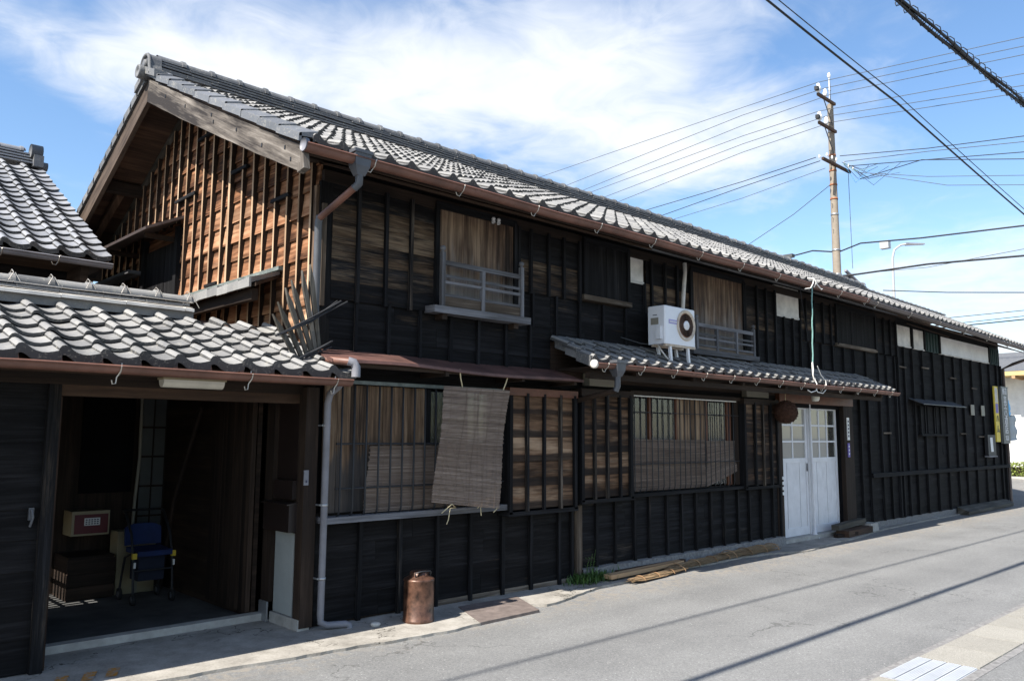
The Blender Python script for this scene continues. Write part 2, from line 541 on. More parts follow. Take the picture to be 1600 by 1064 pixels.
concrete_apron()


def worn_paint():
    k = NT('paint_orange')
    geo = k.n('NewGeometry')
    P = geo.outputs['Position']
    m = k.maprange(k.noise(P, 22.0, 6, 0.75), 0.40, 0.56)
    c = k.mix(m, (0.24, 0.225, 0.20), k.mix(k.noise(P, 60.0, 3), (0.30, 0.13, 0.02), (0.48, 0.22, 0.03)))
    k.set(c, 0.85, 0.0, 0.3)


worn_paint()


def drain_mat():
    k = NT('drain_concrete')
    geo = k.n('NewGeometry')
    oi = k.n('ObjectInfo')
    P = geo.outputs['Position']
    a = k.noise(P, 160.0, 3, 0.75)
    b = k.noise(P, 4.0, 4, 0.6)
    col = k.ramp(a, ((0.3, (0.15, 0.143, 0.125)), (0.55, (0.275, 0.262, 0.230)), (0.75, (0.38, 0.366, 0.33))))
    t = k.math('ADD', k.math('MULTIPLY', b, 0.5), k.math('MULTIPLY', oi.outputs['Random'], 0.35))
    col = k.mix(1.0, col, k.ramp(t, ((0.2, (0.84, 0.84, 0.84)), (0.7, (1.12, 1.12, 1.12)))), 'MULTIPLY')
    k.set(col, 0.9, 0.0, 0.3)
    k.bump(a, 0.4, 0.004)


drain_mat()

# ------------------------------------------------------------------ object helpers
WLOC = {}


def _tag(o, label=None, cat=None, group=None, kind=None, color=None):
    if label:
        o['label'] = label
    if cat:
        o['category'] = cat
    if group:
        o['group'] = group
    if kind:
        o['kind'] = kind
    if color is not None:
        o.color = (color, color, color, 1)


def add(name, mesh, loc, parent=None, rot=None, **kw):
    o = bpy.data.objects.new(name, mesh)
    COL.objects.link(o)
    loc = Vector(loc)
    if parent is not None:
        o.parent = parent
        o.location = loc - WLOC[parent]
    else:
        o.location = loc
    if rot is not None:
        o.rotation_euler = rot
    WLOC[o] = loc
    _tag(o, **kw)
    return o


def thing(name, loc, label, cat, group=None):
    return add(name, None, loc, label=label, cat=cat, group=group)


def mesh_from(name, verts, faces, mat, smooth=False, uvs=None):
    me = bpy.data.meshes.new(name)
    me.from_pydata([tuple(v) for v in verts], [], faces)
    if isinstance(mat, (list, tuple)):
        for m in mat:
            me.materials.append(MAT[m])
    else:
        me.materials.append(MAT[mat])
    if smooth:
        me.polygons.foreach_set('use_smooth', [True] * len(me.polygons))
    if uvs is not None:
        ul = me.uv_layers.new(name='UVMap')
        flat = []
        for poly in me.polygons:
            for vi in poly.vertices:
                flat.extend(uvs(poly, vi, me))
        ul.data.foreach_set('uv', flat)
    me.update()
    return me


def auto_uv(verts, axis):
    """u along the given axis, v across, continuous round the section"""
    o = [i for i in range(3) if i != axis]

    def f(poly, vi, me):
        c = verts[vi]
        n = poly.normal
        a = [abs(n[i]) for i in range(3)]
        if a[axis] > 0.8:
            return (c[o[0]], c[o[1]])
        k = o[0] if a[o[0]] < a[o[1]] else o[1]
        return (c[axis], c[k] + 0.37 * (1 if k == o[0] else 0))
    return f


BOXF = [(0, 3, 2, 1), (4, 5, 6, 7), (0, 1, 5, 4), (1, 2, 6, 5), (2, 3, 7, 6), (3, 0, 4, 7)]


def poly8(name, v8, mat, parent=None, axis=None, **kw):
    """hexahedron from 8 world corners (bottom 4 ccw, top 4)"""
    v8 = [Vector(v) for v in v8]
    c = sum(v8, Vector()) / 8
    loc = [v - c for v in v8]
    if axis is None:
        d = [max(v[i] for v in loc) - min(v[i] for v in loc) for i in range(3)]
        axis = d.index(max(d))
    me = mesh_from(name, loc, BOXF, mat, uvs=auto_uv(loc, axis))
    return add(name, me, c, parent, **kw)


def box(name, a, b, mat, parent=None, jit=0.0, axis=None, **kw):
    x0, x1 = sorted((a[0], b[0]))
    y0, y1 = sorted((a[1], b[1]))
    z0, z1 = sorted((a[2], b[2]))
    v = [(x0, y0, z0), (x1, y0, z0), (x1, y1, z0), (x0, y1, z0), (x0, y0, z1), (x1, y0, z1), (x1, y1, z1), (x0, y1, z1)]
    if jit:
        v = [tuple(c + RND.uniform(-jit, jit) for c in p) for p in v]
    return poly8(name, v, mat, parent, axis, **kw)


class MB:
    """collects shapes and links them as one mesh"""

    def __init__(self):
        self.v = []
        self.f = []
        self.u = []
        self.sm = []
        self.mi = []

    def raw(self, verts, faces, uv=None, smooth=False, mi=0):
        o = len(self.v)
        verts = [tuple(v) for v in verts]
        self.v += verts
        for f in faces:
            self.f.append(tuple(i + o for i in f))
            self.sm.append(smooth)
            self.mi.append(mi)
            if uv is None:
                self.u.append([(verts[i][0], verts[i][1] + verts[i][2]) for i in f])
            else:
                self.u.append([uv[i] for i in f])

    def box(self, a, b, mi=0, off=0.0):
        x0, x1 = sorted((a[0], b[0]))
        y0, y1 = sorted((a[1], b[1]))
        z0, z1 = sorted((a[2], b[2]))
        v = [(x0, y0, z0), (x1, y0, z0), (x1, y1, z0), (x0, y1, z0), (x0, y0, z1), (x1, y0, z1), (x1, y1, z1), (x0, y1, z1)]
        d = (x1 - x0, y1 - y0, z1 - z0)
        ax = d.index(max(d))
        o = [i for i in range(3) if i != ax]
        self.raw(v, BOXF, [(p[ax] + off, p[o[0]] + p[o[1]] + off) for p in v], mi=mi)

    def hexa(self, v8, mi=0, off=0.0):
        d = [max(v[i] for v in v8) - min(v[i] for v in v8) for i in range(3)]
        ax = d.index(max(d))
        o = [i for i in range(3) if i != ax]
        self.raw(v8, BOXF, [(p[ax] + off, p[o[0]] + p[o[1]] + off) for p in v8], mi=mi)

    def tube(self, pts, r, seg=8, cap=True, mi=0, smooth=True):
        pts = [Vector(p) for p in pts]
        rs = r if isinstance(r, (list, tuple)) else [r] * len(pts)
        n = len(pts)
        V = []
        ref = None
        ln = 0.0
        UV = []
        for i, p in enumerate(pts):
            t = (pts[min(i + 1, n - 1)] - pts[max(i - 1, 0)]).normalized()
            if ref is None:
                ref = Vector((0, 0, 1)) if abs(t.z) < 0.9 else Vector((1, 0, 0))
            a = t.cross(ref).normalized()
            b = t.cross(a).normalized()
            ref = -b if ref.dot(-b) > 0 else b
            a = t.cross(ref).normalized()
            b = t.cross(a).normalized()
            if i:
                ln += (p - pts[i - 1]).length
            for k in range(seg):
                an = 2 * math.pi * k / seg
                V.append(p + (a * math.cos(an) + b * math.sin(an)) * rs[i])
                UV.append((ln, k / seg * 2 * math.pi * max(rs[i], 0.001)))
        F = []
        for i in range(n - 1):
            for k in range(seg):
                k2 = (k + 1) % seg
                F.append((i * seg + k, i * seg + k2, (i + 1) * seg + k2, (i + 1) * seg + k))
        self.raw(V, F, UV, smooth, mi)
        if cap:
            self.raw([V[k] for k in range(seg)], [tuple(range(seg))], None, False, mi)
            self.raw([V[(n - 1) * seg + k] for k in range(seg)], [tuple(reversed(range(seg)))], None, False, mi)

    def lathe(self, c, prof, seg=20, axis='z', mi=0, smooth=True):
        """prof: list of (radius, height) along axis from centre c"""
        V = []
        for (r, h) in prof:
            for k in range(seg):
                an = 2 * math.pi * k / seg
                x, y = r * math.cos(an), r * math.sin(an)
                if axis == 'z':
                    V.append((c[0] + x, c[1] + y, c[2] + h))
                elif axis == 'y':
                    V.append((c[0] + x, c[1] + h, c[2] + y))
                else:
                    V.append((c[0] + h, c[1] + x, c[2] + y))
        F = []
        for i in range(len(prof) - 1):
            for k in range(seg):
                k2 = (k + 1) % seg
                F.append((i * seg + k, i * seg + k2, (i + 1) * seg + k2, (i + 1) * seg + k))
        F.append(tuple(range(seg)))
        F.append(tuple((len(prof) - 1) * seg + k for k in range(seg)))
        self.raw(V, F, None, smooth, mi)

    def build(self, name, mat, parent=None, origin=None, **kw):
        vs_ = np.array(self.v, dtype=float)
        c = Vector((vs_.min(0) + vs_.max(0)) / 2) if origin is None else Vector(origin)
        me = bpy.data.meshes.new(name)
        me.from_pydata([tuple(p) for p in (vs_ - np.array(c))], [], self.f)
        for m in (mat if isinstance(mat, (list, tuple)) else [mat]):
            me.materials.append(MAT[m])
        me.polygons.foreach_set('use_smooth', self.sm)
        me.polygons.foreach_set('material_index', self.mi)
        ul = me.uv_layers.new(name='UVMap')
        ul.data.foreach_set('uv', [q for f in self.u for p in f for q in p])
        me.update()
        return add(name, me, c, parent, **kw)


def tube(name, pts, r, mat, parent=None, seg=8, **kw):
    m = MB()
    m.tube(pts, r, seg)
    return m.build(name, mat, parent, **kw)


def structure(name, mb_or_obj, mat=None, **kw):
    o = mb_or_obj.build(name, mat) if isinstance(mb_or_obj, MB) else mb_or_obj
    o['kind'] = 'structure'
    return o

# ------------------------------------------------------------------ ground
def sheet(name, pts, z, mat, kind='structure', thick=0.0, **kw):
    n = len(pts)
    v = [(x, y, z) for x, y in pts]
    f = [tuple(range(n))]
    if thick:
        v += [(x, y, z - thick) for x, y in pts]
        f += [(i, i + n, (i + 1) % n + n, (i + 1) % n) for i in range(n)]
    m = MB()
    m.raw(v, f)
    o = m.build(name, mat, **kw)
    if kind:
        o['kind'] = kind
    return o


sheet('ground', [(-900, -900), (900, -900), (900, 900), (-900, 900)], -0.09, 'asphalt')
sheet('road', [(-60, -30), (90, -30), (90, 60), (-60, 60)], -0.022, 'asphalt')

# concrete apron along the wall, ragged outer edge
edge = [(-4.6, -0.60), (-3.0, -0.58), (-1.54, -0.62), (-1.0, -0.66), (-0.55, -0.71), (-0.15, -0.745), (0.27, -0.80), (0.62, -0.83), (1.0, -0.80), (1.12, -0.62), (1.22, -0.50), (1.8, -0.48),
        (1.95, -0.66), (2.2, -0.62), (2.6, -0.50), (3.04, -0.385), (3.4, -0.40), (3.87, -0.30), (4.6, -0.27), (5.3, -0.31), (6.0, -0.28), (6.6, -0.38), (7.0, -0.52), (7.3, -0.58), (7.7, -0.50), (8.3, -0.42),
        (9.0, -0.40), (9.6, -0.34), (10.3, -0.22), (11.5, -0.16), (13.0, -0.12), (15.0, -0.10), (18.5, -0.08)]
fine_edge = []
for (a, b) in zip(edge[:-1], edge[1:]):
    k = max(1, int((b[0] - a[0]) / 0.09))
    for i in range(k):
        t = i / k
        fine_edge.append((a[0] + (b[0] - a[0]) * t, a[1] + (b[1] - a[1]) * t + RND.uniform(-0.012, 0.012)))
fine_edge.append(edge[-1])
apron = sheet('pavement', fine_edge + [(18.5, 0.4), (-0.3, 0.4), (-0.3, 3.2), (-4.6, 3.2)], 0.0, 'concrete_apron', thick=0.05)

# old steel plate let into the apron edge
pl = MB()
pl.hexa([(1.00, -0.80, -0.03), (1.72, -0.78, -0.03), (1.98, -0.22, -0.03), (1.26, -0.20, -0.03), (1.00, -0.80, 0.003), (1.72, -0.78, 0.003), (1.98, -0.22, 0.006), (1.26, -0.20, 0.006)])
pl.build('steel_plate', 'rust_plate', label='flat rusty steel plate let into the pavement edge right of the copper can', cat='plate')

# roadside drain on the near side: a strip of separate concrete lids with one steel grating
strip = MB()
strip.box((-12, -4.115, -0.06), (60, -3.60, -0.0185))
structure('kerb_strip', strip, 'concrete_foot')
x = -6.0
k = 0
grate_x = 2.33
lid_len = 0.50
xs_ = [grate_x + 0.345 + i * lid_len for i in range(-1, 26)]
for i in range(-14, 0):
    xs_.append(grate_x - 0.345 + i * lid_len)
for x in sorted(xs_):
    if abs(x + lid_len / 2 - grate_x) < 0.35 and x < grate_x < x + lid_len:
        continue
    if grate_x - 0.34 < x + 0.25 < grate_x + 0.34:
        continue
    o = box('drain_lid', (x + 0.007, -4.055, -0.03), (x + lid_len - 0.007, -3.665, -0.010 + RND.uniform(-0.001, 0.001)), 'drain_concrete',
            bpy.data.objects['kerb_strip'])
gr = thing('drain_grating', (grate_x, -3.86, -0.02), 'pale galvanised steel drain grating set in the roadside lid strip', 'grating')
for j in range(4):
    y0 = -4.05 + j * 0.0985
    m = MB()
    for q in range(6):
        yy = y0 + 0.006 + q * 0.0150
        m.box((grate_x - 0.335, yy, -0.03), (grate_x + 0.335, yy + 0.0105, -0.009))
    m.box((grate_x - 0.335, y0 + 0.003, -0.032), (grate_x + 0.335, y0 + 0.093, -0.018))
    m.build('bar', 'grating_pale', gr)

sheet('shaded_entry_floor', [(-2.05, 0.60), (-0.34, 0.60), (-0.34, 3.0), (-2.05, 3.0)], 0.005, 'shaded_floor')  # added dark sheet over the pavement, paints in the passage's shade

# orange paint strokes on the pavement by the gate
pm = thing('paint_mark', (-1.85, -0.2, 0.0), 'worn orange paint strokes on the pavement before the gate', 'road marking')
for i, (x, y) in enumerate(((-2.02, -0.17), (-1.86, -0.19), (-1.72, -0.20))):
    m = MB()
    m.raw([(x - 0.06, y - 0.14, 0.004), (x + 0.01, y - 0.15, 0.004), (x + 0.09, y + 0.03, 0.004), (x + 0.02, y + 0.05, 0.004)], [(0, 1, 2, 3)])
    m.build('stroke', 'paint_orange', pm)

# ------------------------------------------------------------------ roof tiles
def tile_mesh(name, w, L, t, mat, lip=0.0, seg=11):
    prof_u = [0.0, 0.05, 0.12, 0.19, 0.27, 0.36, 0.47, 0.60, 0.74, 0.88, 1.08]
    prof_z = [0.030, 0.047, 0.052, 0.048, 0.036, 0.020, 0.008, 0.001, 0.001, 0.008, 0.022]
    s = w / 0.225
    V, F, SM = [], [], []
    n = len(prof_u)
    th = 0.022
    for (u, z) in zip(prof_u, prof_z):
        V.append((u * w, 0.0, z * s + t))
    for (u, z) in zip(prof_u, prof_z):
        V.append((u * w, L, z * s))
    for (u, z) in zip(prof_u, prof_z):
        V.append((u * w, 0.0, z * s + t))
    for (u, z) in zip(prof_u, prof_z):
        V.append((u * w, 0.0 if not lip else -0.006, z * s + t - th - lip))
    for i in range(n - 1):
        F.append((i, i + 1, n + i + 1, n + i))
        SM.append(True)
    for i in range(n - 1):
        F.append((3 * n + i, 3 * n + i + 1, 2 * n + i + 1, 2 * n + i))
        SM.append(False)
    # left side of the roll
    a = len(V)
    V += [(0, 0, prof_z[0] * s + t), (0, L, prof_z[0] * s), (0, L, prof_z[0] * s - 0.028), (0, 0, prof_z[0] * s + t - 0.028)]
    F.append((a, a + 1, a + 2, a + 3))
    SM.append(False)
    me = bpy.data.meshes.new(name)
    me.from_pydata(V, [], F)
    me.materials.append(MAT[mat])
    me.materials.append(MAT['tile_edge_shade'])
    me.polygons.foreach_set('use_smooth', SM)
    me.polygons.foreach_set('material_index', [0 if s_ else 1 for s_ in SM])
    me.update()
    return me, np.array(V), F, SM


def lay_tiles(parent, x0, x1, w, eave, slope, nrow, step, mat, zoff=None, keep=None, sep=None, lip=0.05, t=0.030, skip=None):
    """courses of pan tiles facing -Y. eave=(Y,z) of the lowest tile front. sep(col,row) says which are separate objects"""
    ang = math.atan(slope)
    ca, sa = math.cos(ang), math.sin(ang)
    L = step * 1.32
    me, V, F, SM = tile_mesh('tile', w, L, t, mat)
    me2, V2, F2, SM2 = tile_mesh('eave_tile', w, L, t, mat, lip=lip)
    ncol = int(round((x1 - x0) / w))
    big = []
    for r in range(nrow):
        for c in range(ncol):
            X = x0 + c * w
            d = r * step
            Y = eave[0] + d * ca
            Z = eave[1] + d * sa + (zoff(X) if zoff else 0.0)
            if skip and skip(X, Y):
                continue
            if keep and not keep(X, Y):
                continue
            jx, jz, jr = RND.uniform(-0.005, 0.005), RND.uniform(-0.004, 0.005), RND.uniform(-0.018, 0.018)
            jt = RND.uniform(-0.020, 0.020)
            if sep is None or sep(c, r):
                m = me2 if r == 0 else me
                add('eave_tile' if r == 0 else 'tile', m, (X + jx, Y, Z + jz), parent, rot=(ang + jt, RND.uniform(-0.008, 0.008), jr))
            else:
                big.append((X + jx, Y, Z + jz, jr, r == 0, RND.random(), ang + jt))
    if big:
        AV, AF, AS, AR = [], [], [], []
        o = 0
        for (X, Y, Z, jr, ev, rn, an) in big:
            v = V2 if ev else V
            f = F2 if ev else F
            c_, s_ = math.cos(an), math.sin(an)
            q = np.empty_like(v)
            q[:, 0] = v[:, 0] - jr * v[:, 1] + X
            y = v[:, 1] + jr * v[:, 0]
            q[:, 1] = y * c_ - v[:, 2] * s_ + Y
            q[:, 2] = y * s_ + v[:, 2] * c_ + Z
            AV.append(q)
            AF += [tuple(i + o for i in ff) for ff in f]
            AS += SM2 if ev else SM
            AR += [rn] * len(v)
            o += len(v)
        AV = np.concatenate(AV)
        c = Vector(AV.mean(0))
        me3 = bpy.data.meshes.new('tiles')
        me3.from_pydata([tuple(p) for p in (AV - np.array(c))], [], AF)
        me3.materials.append(MAT[mat])
        me3.materials.append(MAT['tile_edge_shade'])
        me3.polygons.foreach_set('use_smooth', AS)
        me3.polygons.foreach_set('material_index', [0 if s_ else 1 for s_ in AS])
        at = me3.attributes.new('rnd', 'FLOAT', 'POINT')
        at.data.foreach_set('value', AR)
        me3.update()
        add('tiles', me3, c, parent, kind='stuff')


def ridge_caps(parent, x0, x1, Y, z, r, step, mat, bind=None, zoff=None):
    """half-round ridge tiles, each with a raised collar"""
    m = MB()
    n = 10
    me = None
    V, F = [], []
    secs = [(0.0, r), (step * 0.80, r), (step * 0.80, r * 1.22), (step * 0.93, r * 1.22), (step * 0.93, r * 0.98), (step * 1.02, r * 0.98)]
    for (xx, rr) in secs:
        for i in range(n + 1):
            a = math.pi * i / n
            V.append((xx, math.cos(a) * rr, math.sin(a) * rr * 1.05 - 0.02))
    for s in range(len(secs) - 1):
        for i in range(n):
            F.append((s * (n + 1) + i, s * (n + 1) + i + 1, (s + 1) * (n + 1) + i + 1, (s + 1) * (n + 1) + i))
    me = mesh_from('ridge_tile', V, F, mat, smooth=False)
    c = int(round((x1 - x0) / step))
    for i in range(c):
        X = x0 + i * step
        add('ridge_tile', me, (X, Y, z + RND.uniform(-0.006, 0.006) + (zoff(X) if zoff else 0)), parent, rot=(RND.uniform(-0.03, 0.03), RND.uniform(-0.012, 0.012), RND.uniform(-0.01, 0.01)))
        if bind:
            b = MB()
            xx = X + step * 0.86
            zz = z + (zoff(X) if zoff else 0)
            b.tube([(xx - 0.06, Y - r * 1.9, zz - bind), (xx, Y - r * 1.25, zz + r * 0.75), (xx + 0.0, Y, zz + r * 1.32), (xx, Y + r * 1.25, zz + r * 0.75)], 0.0035, 4)
            b.tube([(xx + 0.07, Y - r * 1.9, zz - bind), (xx + 0.01, Y - r * 1.25, zz + r * 0.75)], 0.0035, 4)
            b.build('wire_tie', 'hook_metal', parent)


def ridge_courses(parent, x0, x1, Y, z0, n, half, mat, lay=0.035, zoff=None, piece=0.30):
    """flat ridge tiles bedded in courses, both sides, as one part"""
    m = MB()
    for k in range(n):
        h = half - k * 0.018
        x = x0
        while x < x1 - 0.05:
            xe = min(x + piece * RND.uniform(0.9, 1.1), x1)
            z = z0 + k * lay + RND.uniform(-0.003, 0.003) + (zoff(x) if zoff else 0)
            q = RND.uniform(-0.008, 0.008)
            for s in (-1, 1):
                m.hexa([(x + .003, Y + s * (h + q), z), (xe - .003, Y + s * (h + q), z), (xe - .003, Y + s * 0.0, z + .02), (x + .003, Y + s * 0.0, z + .02),
                        (x + .003, Y + s * (h + q), z + .02), (xe - .003, Y + s * (h + q), z + .02), (xe - .003, Y, z + .036), (x + .003, Y, z + .036)])
            x = xe
    o = m.build('ridge_course', mat, parent)
    o['kind'] = 'stuff'
    return o


# ------------------------------------------------------------------ walls of lapped boards
def FP(u, d, z):
    return (u, -d, z)


GX = -0.16


def GP(u, d, z):
    return (GX - d, u, z)


def planks(parent, P, u0, u1, z0, z1, h, mat, wear, d0=0.0, th=0.010, seg=None, ulim=None, name='plank'):
    z = z0
    while z < z1 - 0.02:
        zt = min(z + h * RND.uniform(0.93, 1.07), z1)
        if z1 - zt < 0.05:
            zt = z1
        cuts = [u0, u1]
        if seg:
            a = u0 + RND.uniform(0.35, 1.0) * seg
            cuts = [u0]
            while a < u1 - 0.4 * seg:
                cuts.append(a)
                a += seg * RND.uniform(0.8, 1.2)
            cuts.append(u1)
        for a, b in zip(cuts[:-1], cuts[1:]):
            ab, bb, at_, bt = a, b, a, b
            if ulim:
                lb, lt = ulim(z), ulim(zt)
                ab, bb = max(a, lb[0]), min(b, lb[1])
                at_, bt = max(a, lt[0]), min(b, lt[1])
                if bb - ab < 0.02:
                    continue
                if bt - at_ < 0.01:
                    at_ = bt = (at_ + bt) / 2
                    at_ -= 0.005
                    bt += 0.005
            g = 0.0015
            o1, o2 = d0 + th + RND.uniform(-0.004, 0.006), d0 + 0.005
            j = [RND.uniform(-0.006, 0.006) for _ in range(4)]
            v = [P(ab + g, o1, z + j[0]), P(bb - g, o1, z + j[1]), P(bb - g, d0 - 0.012, z), P(ab + g, d0 - 0.012, z),
                 P(at_ + g, o2, zt + 0.006), P(bt - g, o2, zt + 0.006), P(bt - g, d0 - 0.012, zt + 0.006), P(at_ + g, d0 - 0.012, zt + 0.006)]
            w = wear((a + b) / 2, (z + zt) / 2) if callable(wear) else wear
            if z < 0.25 and P is FP:
                w += 0.05
            poly8(name, v, mat, parent, axis=(0 if P is FP else 1), color=max(0, min(1, w + RND.uniform(-0.08, 0.08))))
        z = zt


def battens(parent, P, us, z0, z1, mat, wear=0.35, d0=0.0, wd=0.034, dp=0.024, ztop=None, name='batten', side=None):
    for u in us:
        zt = ztop(u) if ztop else z1
        zb = z0(u) if callable(z0) else z0
        if zt - zb < 0.08:
            continue
        du = RND.uniform(-0.006, 0.006)
        w_ = wd * RND.uniform(0.85, 1.15)
        a, b = u - w_ / 2, u + w_ / 2
        i, o = d0 + 0.004, d0 + 0.014 + dp * RND.uniform(0.9, 1.1)
        v = [P(a + du, o, zb), P(b + du, o, zb), P(b + du, i, zb), P(a + du, i, zb), P(a, o, zt), P(b, o, zt), P(b, i, zt), P(a, i, zt)]
        bo = poly8(name, v, mat, parent, axis=2, color=max(0, min(1, wear + RND.uniform(-0.14, 0.14))))
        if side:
            # weather-bleached face, sides coloured near-black to paint in their shade
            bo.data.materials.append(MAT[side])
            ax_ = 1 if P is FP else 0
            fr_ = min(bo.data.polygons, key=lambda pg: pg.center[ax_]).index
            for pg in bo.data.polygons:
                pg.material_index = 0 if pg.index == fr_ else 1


def vplanks(parent, P, u0, u1, z0, z1, w, mat, d0=0.0, wear=0.5, th=0.015, name='board'):
    u = u0
    while u < u1 - 0.02:
        ue = min(u + w * RND.uniform(0.8, 1.25), u1)
        if u1 - ue < 0.04:
            ue = u1
        o = d0 + th + RND.uniform(-0.004, 0.004)
        v = [P(u + .0015, o, z0), P(ue - .0015, o, z0), P(ue - .0015, d0 - .01, z0), P(u + .0015, d0 - .01, z0),
             P(u + .0015, o, z1), P(ue - .0015, o, z1), P(ue - .0015, d0 - .01, z1), P(u + .0015, d0 - .01, z1)]
        poly8(name, v, mat, parent, axis=2, color=wear)
        u = ue

# ================================================================== the long black house
house = thing('timber_house', (9.0, 2.8, 0.0), 'long two-storey black timber house with grey tiled roof filling the street side', 'house')
SL = 0.481
YE, ZE = -0.57, 3.765
YR = 2.85


def zdrop(X):
    return -0.013 * max(0.0, X - 9.5)


def zs(Y):
    """top of the roof boarding"""
    return ZE + SL * (Y - YE) if Y <= YR else ZE + SL * (YR - YE) - SL * (Y - YR)


ZR = zs(YR)
YB = 6.32      # back eave


def xend(Y):
    return 18.25 + (Y - YE) / (YR - YE) * 5.1


# ---- solid cores behind the boards (walls)
core = MB()
core.box((GX + 0.02, 0.02, 0.0), (7.5, 5.7, 0.9))
core.box((GX + 0.02, 0.02, 2.0), (12.0, 5.7, 3.60))
core.box((1.15, 0.25, 0.9), (3.95, 5.7, 2.0))
core.box((GX + 0.02, 0.02, 0.9), (1.0, 5.7, 2.0))
core.box((1.9, 0.02, 0.9), (3.94, 0.3, 2.0))
core.box((6.33, 0.02, 0.9), (7.5, 5.7, 2.0))
core.box((3.9, 0.9, 0.9), (6.4, 5.7, 2.0))
core.box((9.62, 0.02, 0.0), (12.0, 5.7, 2.0))
core.box((7.4, 1.2, 0.0), (9.7, 5.7, 2.0))
core.hexa([(12.0, 0.02, 0.0), (18.26, 0.02, 0.0), (22.6, 3.0, 0.0), (12.0, 5.7, 0.0), (12.0, 0.02, 3.62), (18.26, 0.02, 3.58), (22.6, 3.0, 3.58), (12.0, 5.7, 3.62)])
core.build('wall_core', 'void_black', house)
gcore = MB()
gcore.raw([(GX + 0.02, 0.03, 3.6), (GX + 0.02, 5.68, 3.6), (GX + 0.02, 2.85, 5.16), (12, 0.03, 3.6), (12, 5.68, 3.6), (12, 2.85, 5.16)], [(0, 1, 2), (3, 5, 4), (0, 2, 5, 3), (1, 4, 5, 2)])
gcore.build('gable_core', 'void_black', house)

# ---- gable wall: lapped boards and battens
gable = box('gable_wall', (GX + 0.012, 0.0, 2.0), (GX + 0.018, 5.7, 3.55), 'timber_brown_dark', house)


def gable_lim(z):
    t = max(0.0, (z - (ZE - 0.13)) / SL + YE)
    return (max(0.0, t), min(5.7, 2 * YR - t))


def gable_wear(u, z):
    return 0.86 + 0.05 * math.sin(u * 2.1)


planks(gable, GP, 0.0, 5.7, 2.0, 5.2, 0.202, 'timber_gable', gable_wear, d0=0.0, th=0.026, ulim=gable_lim)
gb = [0.07, 0.28, 0.49, 0.72, 0.95, 1.18, 1.43, 1.70, 1.89, 2.14, 2.38, 2.61, 2.84, 3.07, 3.29, 3.52, 3.75, 3.98, 4.22, 4.45, 4.7, 4.93, 5.17, 5.4, 5.62]


def gtop(u):
    return (ZE - 0.13) + SL * (min(u, 2 * YR - u) - YE) - 0.02


battens(gable, GP, gb, lambda u: 2.0 if not (2.95 < u < 4.1) else 3.90, 5.2, 'timber_batten_gable', wear=0.80, d0=0.010, wd=0.027, dp=0.036, ztop=gtop, side='shaded_side')
battens(gable, GP, [1.70], 2.0, 5.2, 'timber_batten_gable', wear=0.95, d0=0.014, wd=0.048, dp=0.040, ztop=gtop, side='shaded_side')
for (u, z, l) in ((2.36, 4.72, 0.42), (1.50, 4.14, 0.34), (0.62, 3.66, 0.34), (2.86, 4.14, 0.55), (2.06, 3.05, 0.28)):
    box('cross_batten', GP(u - l / 2, 0.035, z), GP(u + l / 2, 0.070, z + 0.032), 'timber_batten', gable, color=0.25, jit=0.004)

box('corner_trim', GP(-0.012, -0.02, 2.0), GP(0.035, 0.050, 3.66), 'timber_batten_gable', house, color=0.5)
# gable window with its little awning
gw = box('window', GP(3.06, 0.0, 2.65), GP(4.05, 0.022, 3.72), 'timber_charred', house, color=0.1)
vplanks(gw, GP, 3.08, 4.03, 2.65, 3.70, 0.16, 'timber_batten', d0=0.025, wear=0.12)
for u in (3.04, 4.07):
    box('window_frame', GP(u - 0.04, 0.0, 2.62), GP(u + 0.04, 0.07, 3.86), 'timber_batten', gw, color=0.3)
aw = MB()
aw.hexa([GP(2.85, 0.46, 3.73), GP(4.98, 0.46, 3.74), GP(4.98, 0.0, 3.94), GP(2.85, 0.0, 3.95), GP(2.85, 0.47, 3.755), GP(4.98, 0.47, 3.765), GP(4.98, 0.0, 3.975), GP(2.85, 0.0, 3.985)])
awo = aw.build('awning', 'gutter_dark', gw)
box('awning_bracket', GP(3.1, 0.0, 3.70), GP(3.15, 0.38, 3.75), 'timber_brown_dark', awo)
box('awning_bracket', GP(4.3, 0.0, 3.70), GP(4.35, 0.38, 3.75), 'timber_brown_dark', awo)
box('shelf_rail', GP(4.1, 0.03, 3.46), GP(5.35, 0.22, 3.50), 'timber_silver', house)

# corner boards
box('corner_post', (GX - 0.02, -0.035, 2.15), (GX + 0.10, 0.05, 3.7), 'timber_charred', house, color=0.15)
box('corner_board', (GX - 0.01, -0.062, 2.62), (GX + 0.03, -0.036, 3.50), 'timber_batten', house, color=0.8)

# ---- roof
roof = MB()
N_ = 24
pts = []
for i in range(N_ + 1):
    X = -0.66 + (18.9) * i / N_
    pts.append(X)
for i in range(N_):
    a, b = pts[i], pts[i + 1]
    for (y0, y1) in ((YE, YR), (YR, YB)):
        roof.hexa([(a, y0, zs(y0) - .05 + zdrop(a)), (b, y0, zs(y0) - .05 + zdrop(b)), (b, y1, zs(y1) - .05 + zdrop(b)), (a, y1, zs(y1) - .05 + zdrop(a)),
                   (a, y0, zs(y0) - .004 + zdrop(a)), (b, y0, zs(y0) - .004 + zdrop(b)), (b, y1, zs(y1) - .004 + zdrop(b)), (a, y1, zs(y1) - .004 + zdrop(a))])
a = 18.24
roof.raw([(a, YE, zs(YE) - .004 + zdrop(a)), (xend(YR), YR, ZR - .004 + zdrop(xend(YR))), (a, YR, ZR - .004 + zdrop(a)), (xend(YR) - 1.2, YB - 0.8, zs(YB - 0.8) + zdrop(a)), (a, YB, zs(YB) + zdrop(a))], [(0, 1, 2), (2, 1, 3, 4)])
roof_o = roof.build('roof', 'timber_soffit', house)
TW = 0.2255
STEP = 0.2055
